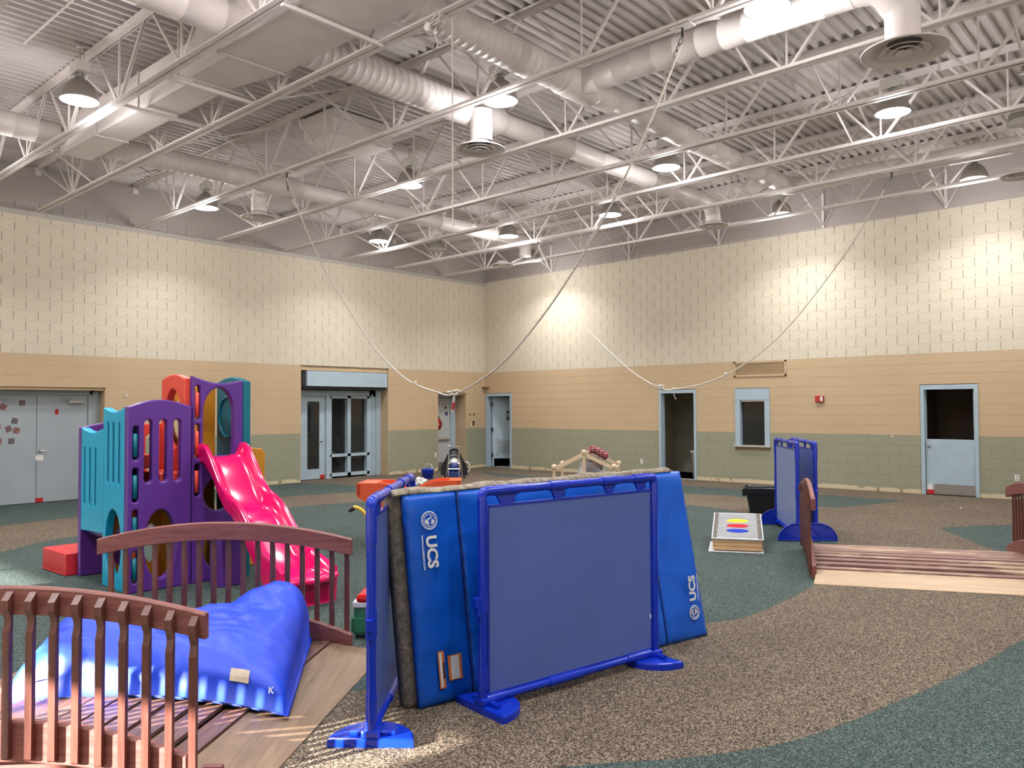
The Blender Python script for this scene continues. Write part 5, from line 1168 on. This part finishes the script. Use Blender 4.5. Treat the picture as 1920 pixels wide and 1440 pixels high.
M['plaid'] = plaid(); M['plastic'] = mat('clouded plastic', (.55, .56, .60), .25); M['plastic'].node_tree.nodes['Principled BSDF'].inputs['Alpha'].default_value = .45
b = MB(); vs = []; fs = []; n, m2 = 16, 14
a0 = O+ey*DP*.75+ex*.02+Vector((0, 0, 1.15)); a1 = O+ey*DP*.75+ex*.27+Vector((0, 0, 1.03))
b.tube(catmull([a0-ey*.03, lerp(a0, a1, .33)+Vector((0, 0, .012)), lerp(a0, a1, .66)+Vector((0, 0, .005)), a1], 5), [.05]+[.056+.006*math.sin(i*1.7) for i in range(14)]+[.05], 14); tag(b.build('plaid_cloth', M['plaid']), 'folded red and black plaid cloth lying on the rear rafter of the maple frame', 'cloth')
for s in (0, 1):
    b = MB(); g = []
    for i in range(9):
        for j in range(6):
            u = i/8; v = j/5; p = O+ex*lerp(-.12+.0*s, .26, u)+ey*(.12+.25*s+.03*math.sin(u*9+v*4))+Vector((0, 0, lerp(1.02-.25*abs(u-.35), .62, v)+.02*math.sin(u*13+s))); g.append(p)
    for i in range(8):
        for j in range(5): b.add([g[i*6+j], g[(i+1)*6+j], g[(i+1)*6+j+1], g[i*6+j+1]], [(0, 1, 2, 3)], True)
    tag(b.build('plastic_sheet', M['plastic']), 'cloudy plastic sheeting draped inside the maple gable frame, the %s layer' % ('front', 'rear')[s], 'plastic sheet')
t = thing('cloth_bundle', 'dark brown cloth bundle hanging inside the maple gable frame', 'cloth', tuple(O+ey*.35+ex*.10))
bm = bmesh.new(); bmesh.ops.create_icosphere(bm, subdivisions=3, radius=.13)
for v in bm.verts: v.co *= 1+.22*noise.noise(v.co*13); v.co.z *= 1.15
b = MB(); b.bm(bm, Matrix.Translation((0, 0, .90)), True); b.build('bundle', mat('brown cloth', (.10, .06, .05), .9, var=.4, scale=40), t)

# ============================================================ TOTE AND GAME BOARDS
M['tote'] = mat('black tote plastic', (.010, .011, .013), .3)
t = thing('black_tote', 'big open black plastic storage tote beside the pair of dividers', 'tote', (10.85, -4.62, 0), math.radians(27))
b = MB(); L2, W2, H2 = .40, .25, .42
def ring(l, w, z, c=.05):
    return [(x*l-(1 if x > 0 else -1)*cx, y*w-(1 if y > 0 else -1)*cy, z) for x, y, cx, cy in ((-1, -1, 0, c), (-1, -1, c, 0), (1, -1, c, 0), (1, -1, 0, c), (1, 1, 0, c), (1, 1, c, 0), (-1, 1, c, 0), (-1, 1, 0, c))]
rs = [ring(.34, .20, 0), ring(.345, .205, .02), ring(.40, .25, .33), ring(.425, .275, .335), ring(.43, .28, .42), ring(.415, .265, .425), ring(.405, .255, .40), ring(.335, .195, .03)]
vs = [p for r in rs for p in r]; fs = [(8*i+k, 8*i+(k+1) % 8, 8*i+8+(k+1) % 8, 8*i+8+k) for i in range(len(rs)-1) for k in range(8)]+[tuple(range(8))[::-1], tuple(range(8*len(rs)-8, 8*len(rs)))]
b.add(vs, fs); b.build('tub', M['tote'], t)
for s in (-1, 1): MB().cbox((.43*s-.03, -.12, .28), (.43*s+.03, .12, .40), .008).build('handle', M['tote'], t)
for k in range(5): MB().bar((-.28+.14*k, -.213, .04), (-.31+.155*k, -.257, .33), .012, .01).build('rib', M['tote'], t)
t = thing('bean_bag_board', 'tilted grey game board with yellow, red and blue ovals on pine frame', 'game board', mtx=frame((11.83, -8.49, .012), (.898, .44, 0), (-.425, .868, .0), (0, 0, 1)))
a = math.atan2(.155, 1.2); BWd = .58
def tp(x, y, z=0): return Vector((x, y*math.cos(a)-z*math.sin(a), .155+y*math.sin(a)+z*math.cos(a)))
M['boardgrey'] = mat('worn grey board paint', (.24, .245, .25), .7, var=.15, scale=6, stretch=(1, 4, 1)); M['boardedge'] = mat('worn dark tape', (.10, .085, .07), .7, var=.3, scale=14)
def quad(x0, x1, y0, y1, z0, z1, nm, m, par=None):
    b = MB(); vs = [tp(x, y, z) for z in (z0, z1) for x, y in ((x0, y0), (x1, y0), (x1, y1), (x0, y1))]
    b.add(vs, [(0, 3, 2, 1), (4, 5, 6, 7), (0, 1, 5, 4), (1, 2, 6, 5), (2, 3, 7, 6), (3, 0, 4, 7)]); return b.build(nm, m, par or t)
quad(-.012, BWd+.012, -.015, 1.2, -.014, 0, 'board', M['wpaint'])
quad(.05, BWd-.05, .015, 1.17, 0, .0015, 'painted_face', M['boardgrey']); quad(0, .05, 0, 1.185, 0, .002, 'edge_tape', M['boardedge']); quad(BWd-.05, BWd, 0, 1.185, 0, .002, 'edge_tape', M['boardedge'])
for (y, c, nm) in ((.80, (.80, .58, .03), 'yellow_oval'), (.56, (.45, .02, .03), 'red_oval'), (.33, (.02, .04, .36), 'blue_oval')):
    b = MB(); P = ellipse(BWd/2+.0, y, .135, .085, 28); b.prism(P, .0015, .003, lambda u, v, q: tp(u, v, q)); b.build(nm, mat(nm, c, .8, var=.1, scale=30, spec=.1), t)
for k in range(3): MB().cbox((0.005, -.0, .012+.044*k), (BWd-.005, .04, .053+.044*k), .003).build('frame_board', M['pine'], t)
for x in (0, BWd-.03): b = MB(); vs = [(x, .04, .012), (x+.03, .04, .012), (x+.03, 1.17, .10), (x, 1.17, .10)]; z1 = [tp(x, .04, -.014), tp(x+.03, .04, -.014), tp(x+.03, 1.17, -.014), tp(x, 1.17, -.014)]; b.add(vs+z1, [(0, 3, 2, 1), (4, 5, 6, 7), (0, 1, 5, 4), (1, 2, 6, 5), (2, 3, 7, 6), (3, 0, 4, 7)]); b.build('side_board', M['pine'], t)
for x in (.03, BWd-.06): MB().box((x, 1.05, -.011), (x+.03, 1.12, .24)).build('leg', M['pine'], t)
tag(MB().cbox((-.05, -.04, .0015), (BWd+.01, .7, .011), .002).build('base_sheet', M['wpaint']), 'thin white sheet on the floor under the game board', 'sheet')
bpy.data.objects['base_sheet'].matrix_basis = frame((11.83, -8.49, 0), (.898, .44, 0), (-.44, .898, .0), (0, 0, 1))
tag(MB().lathe([(0, .001), (.02, .001), (.015, .012), (0, .014)], (13.05, -2.0, 0), 10).build('paper_bit', M['white']), 'tiny white scrap of litter on the brown floor before the half door', 'litter')
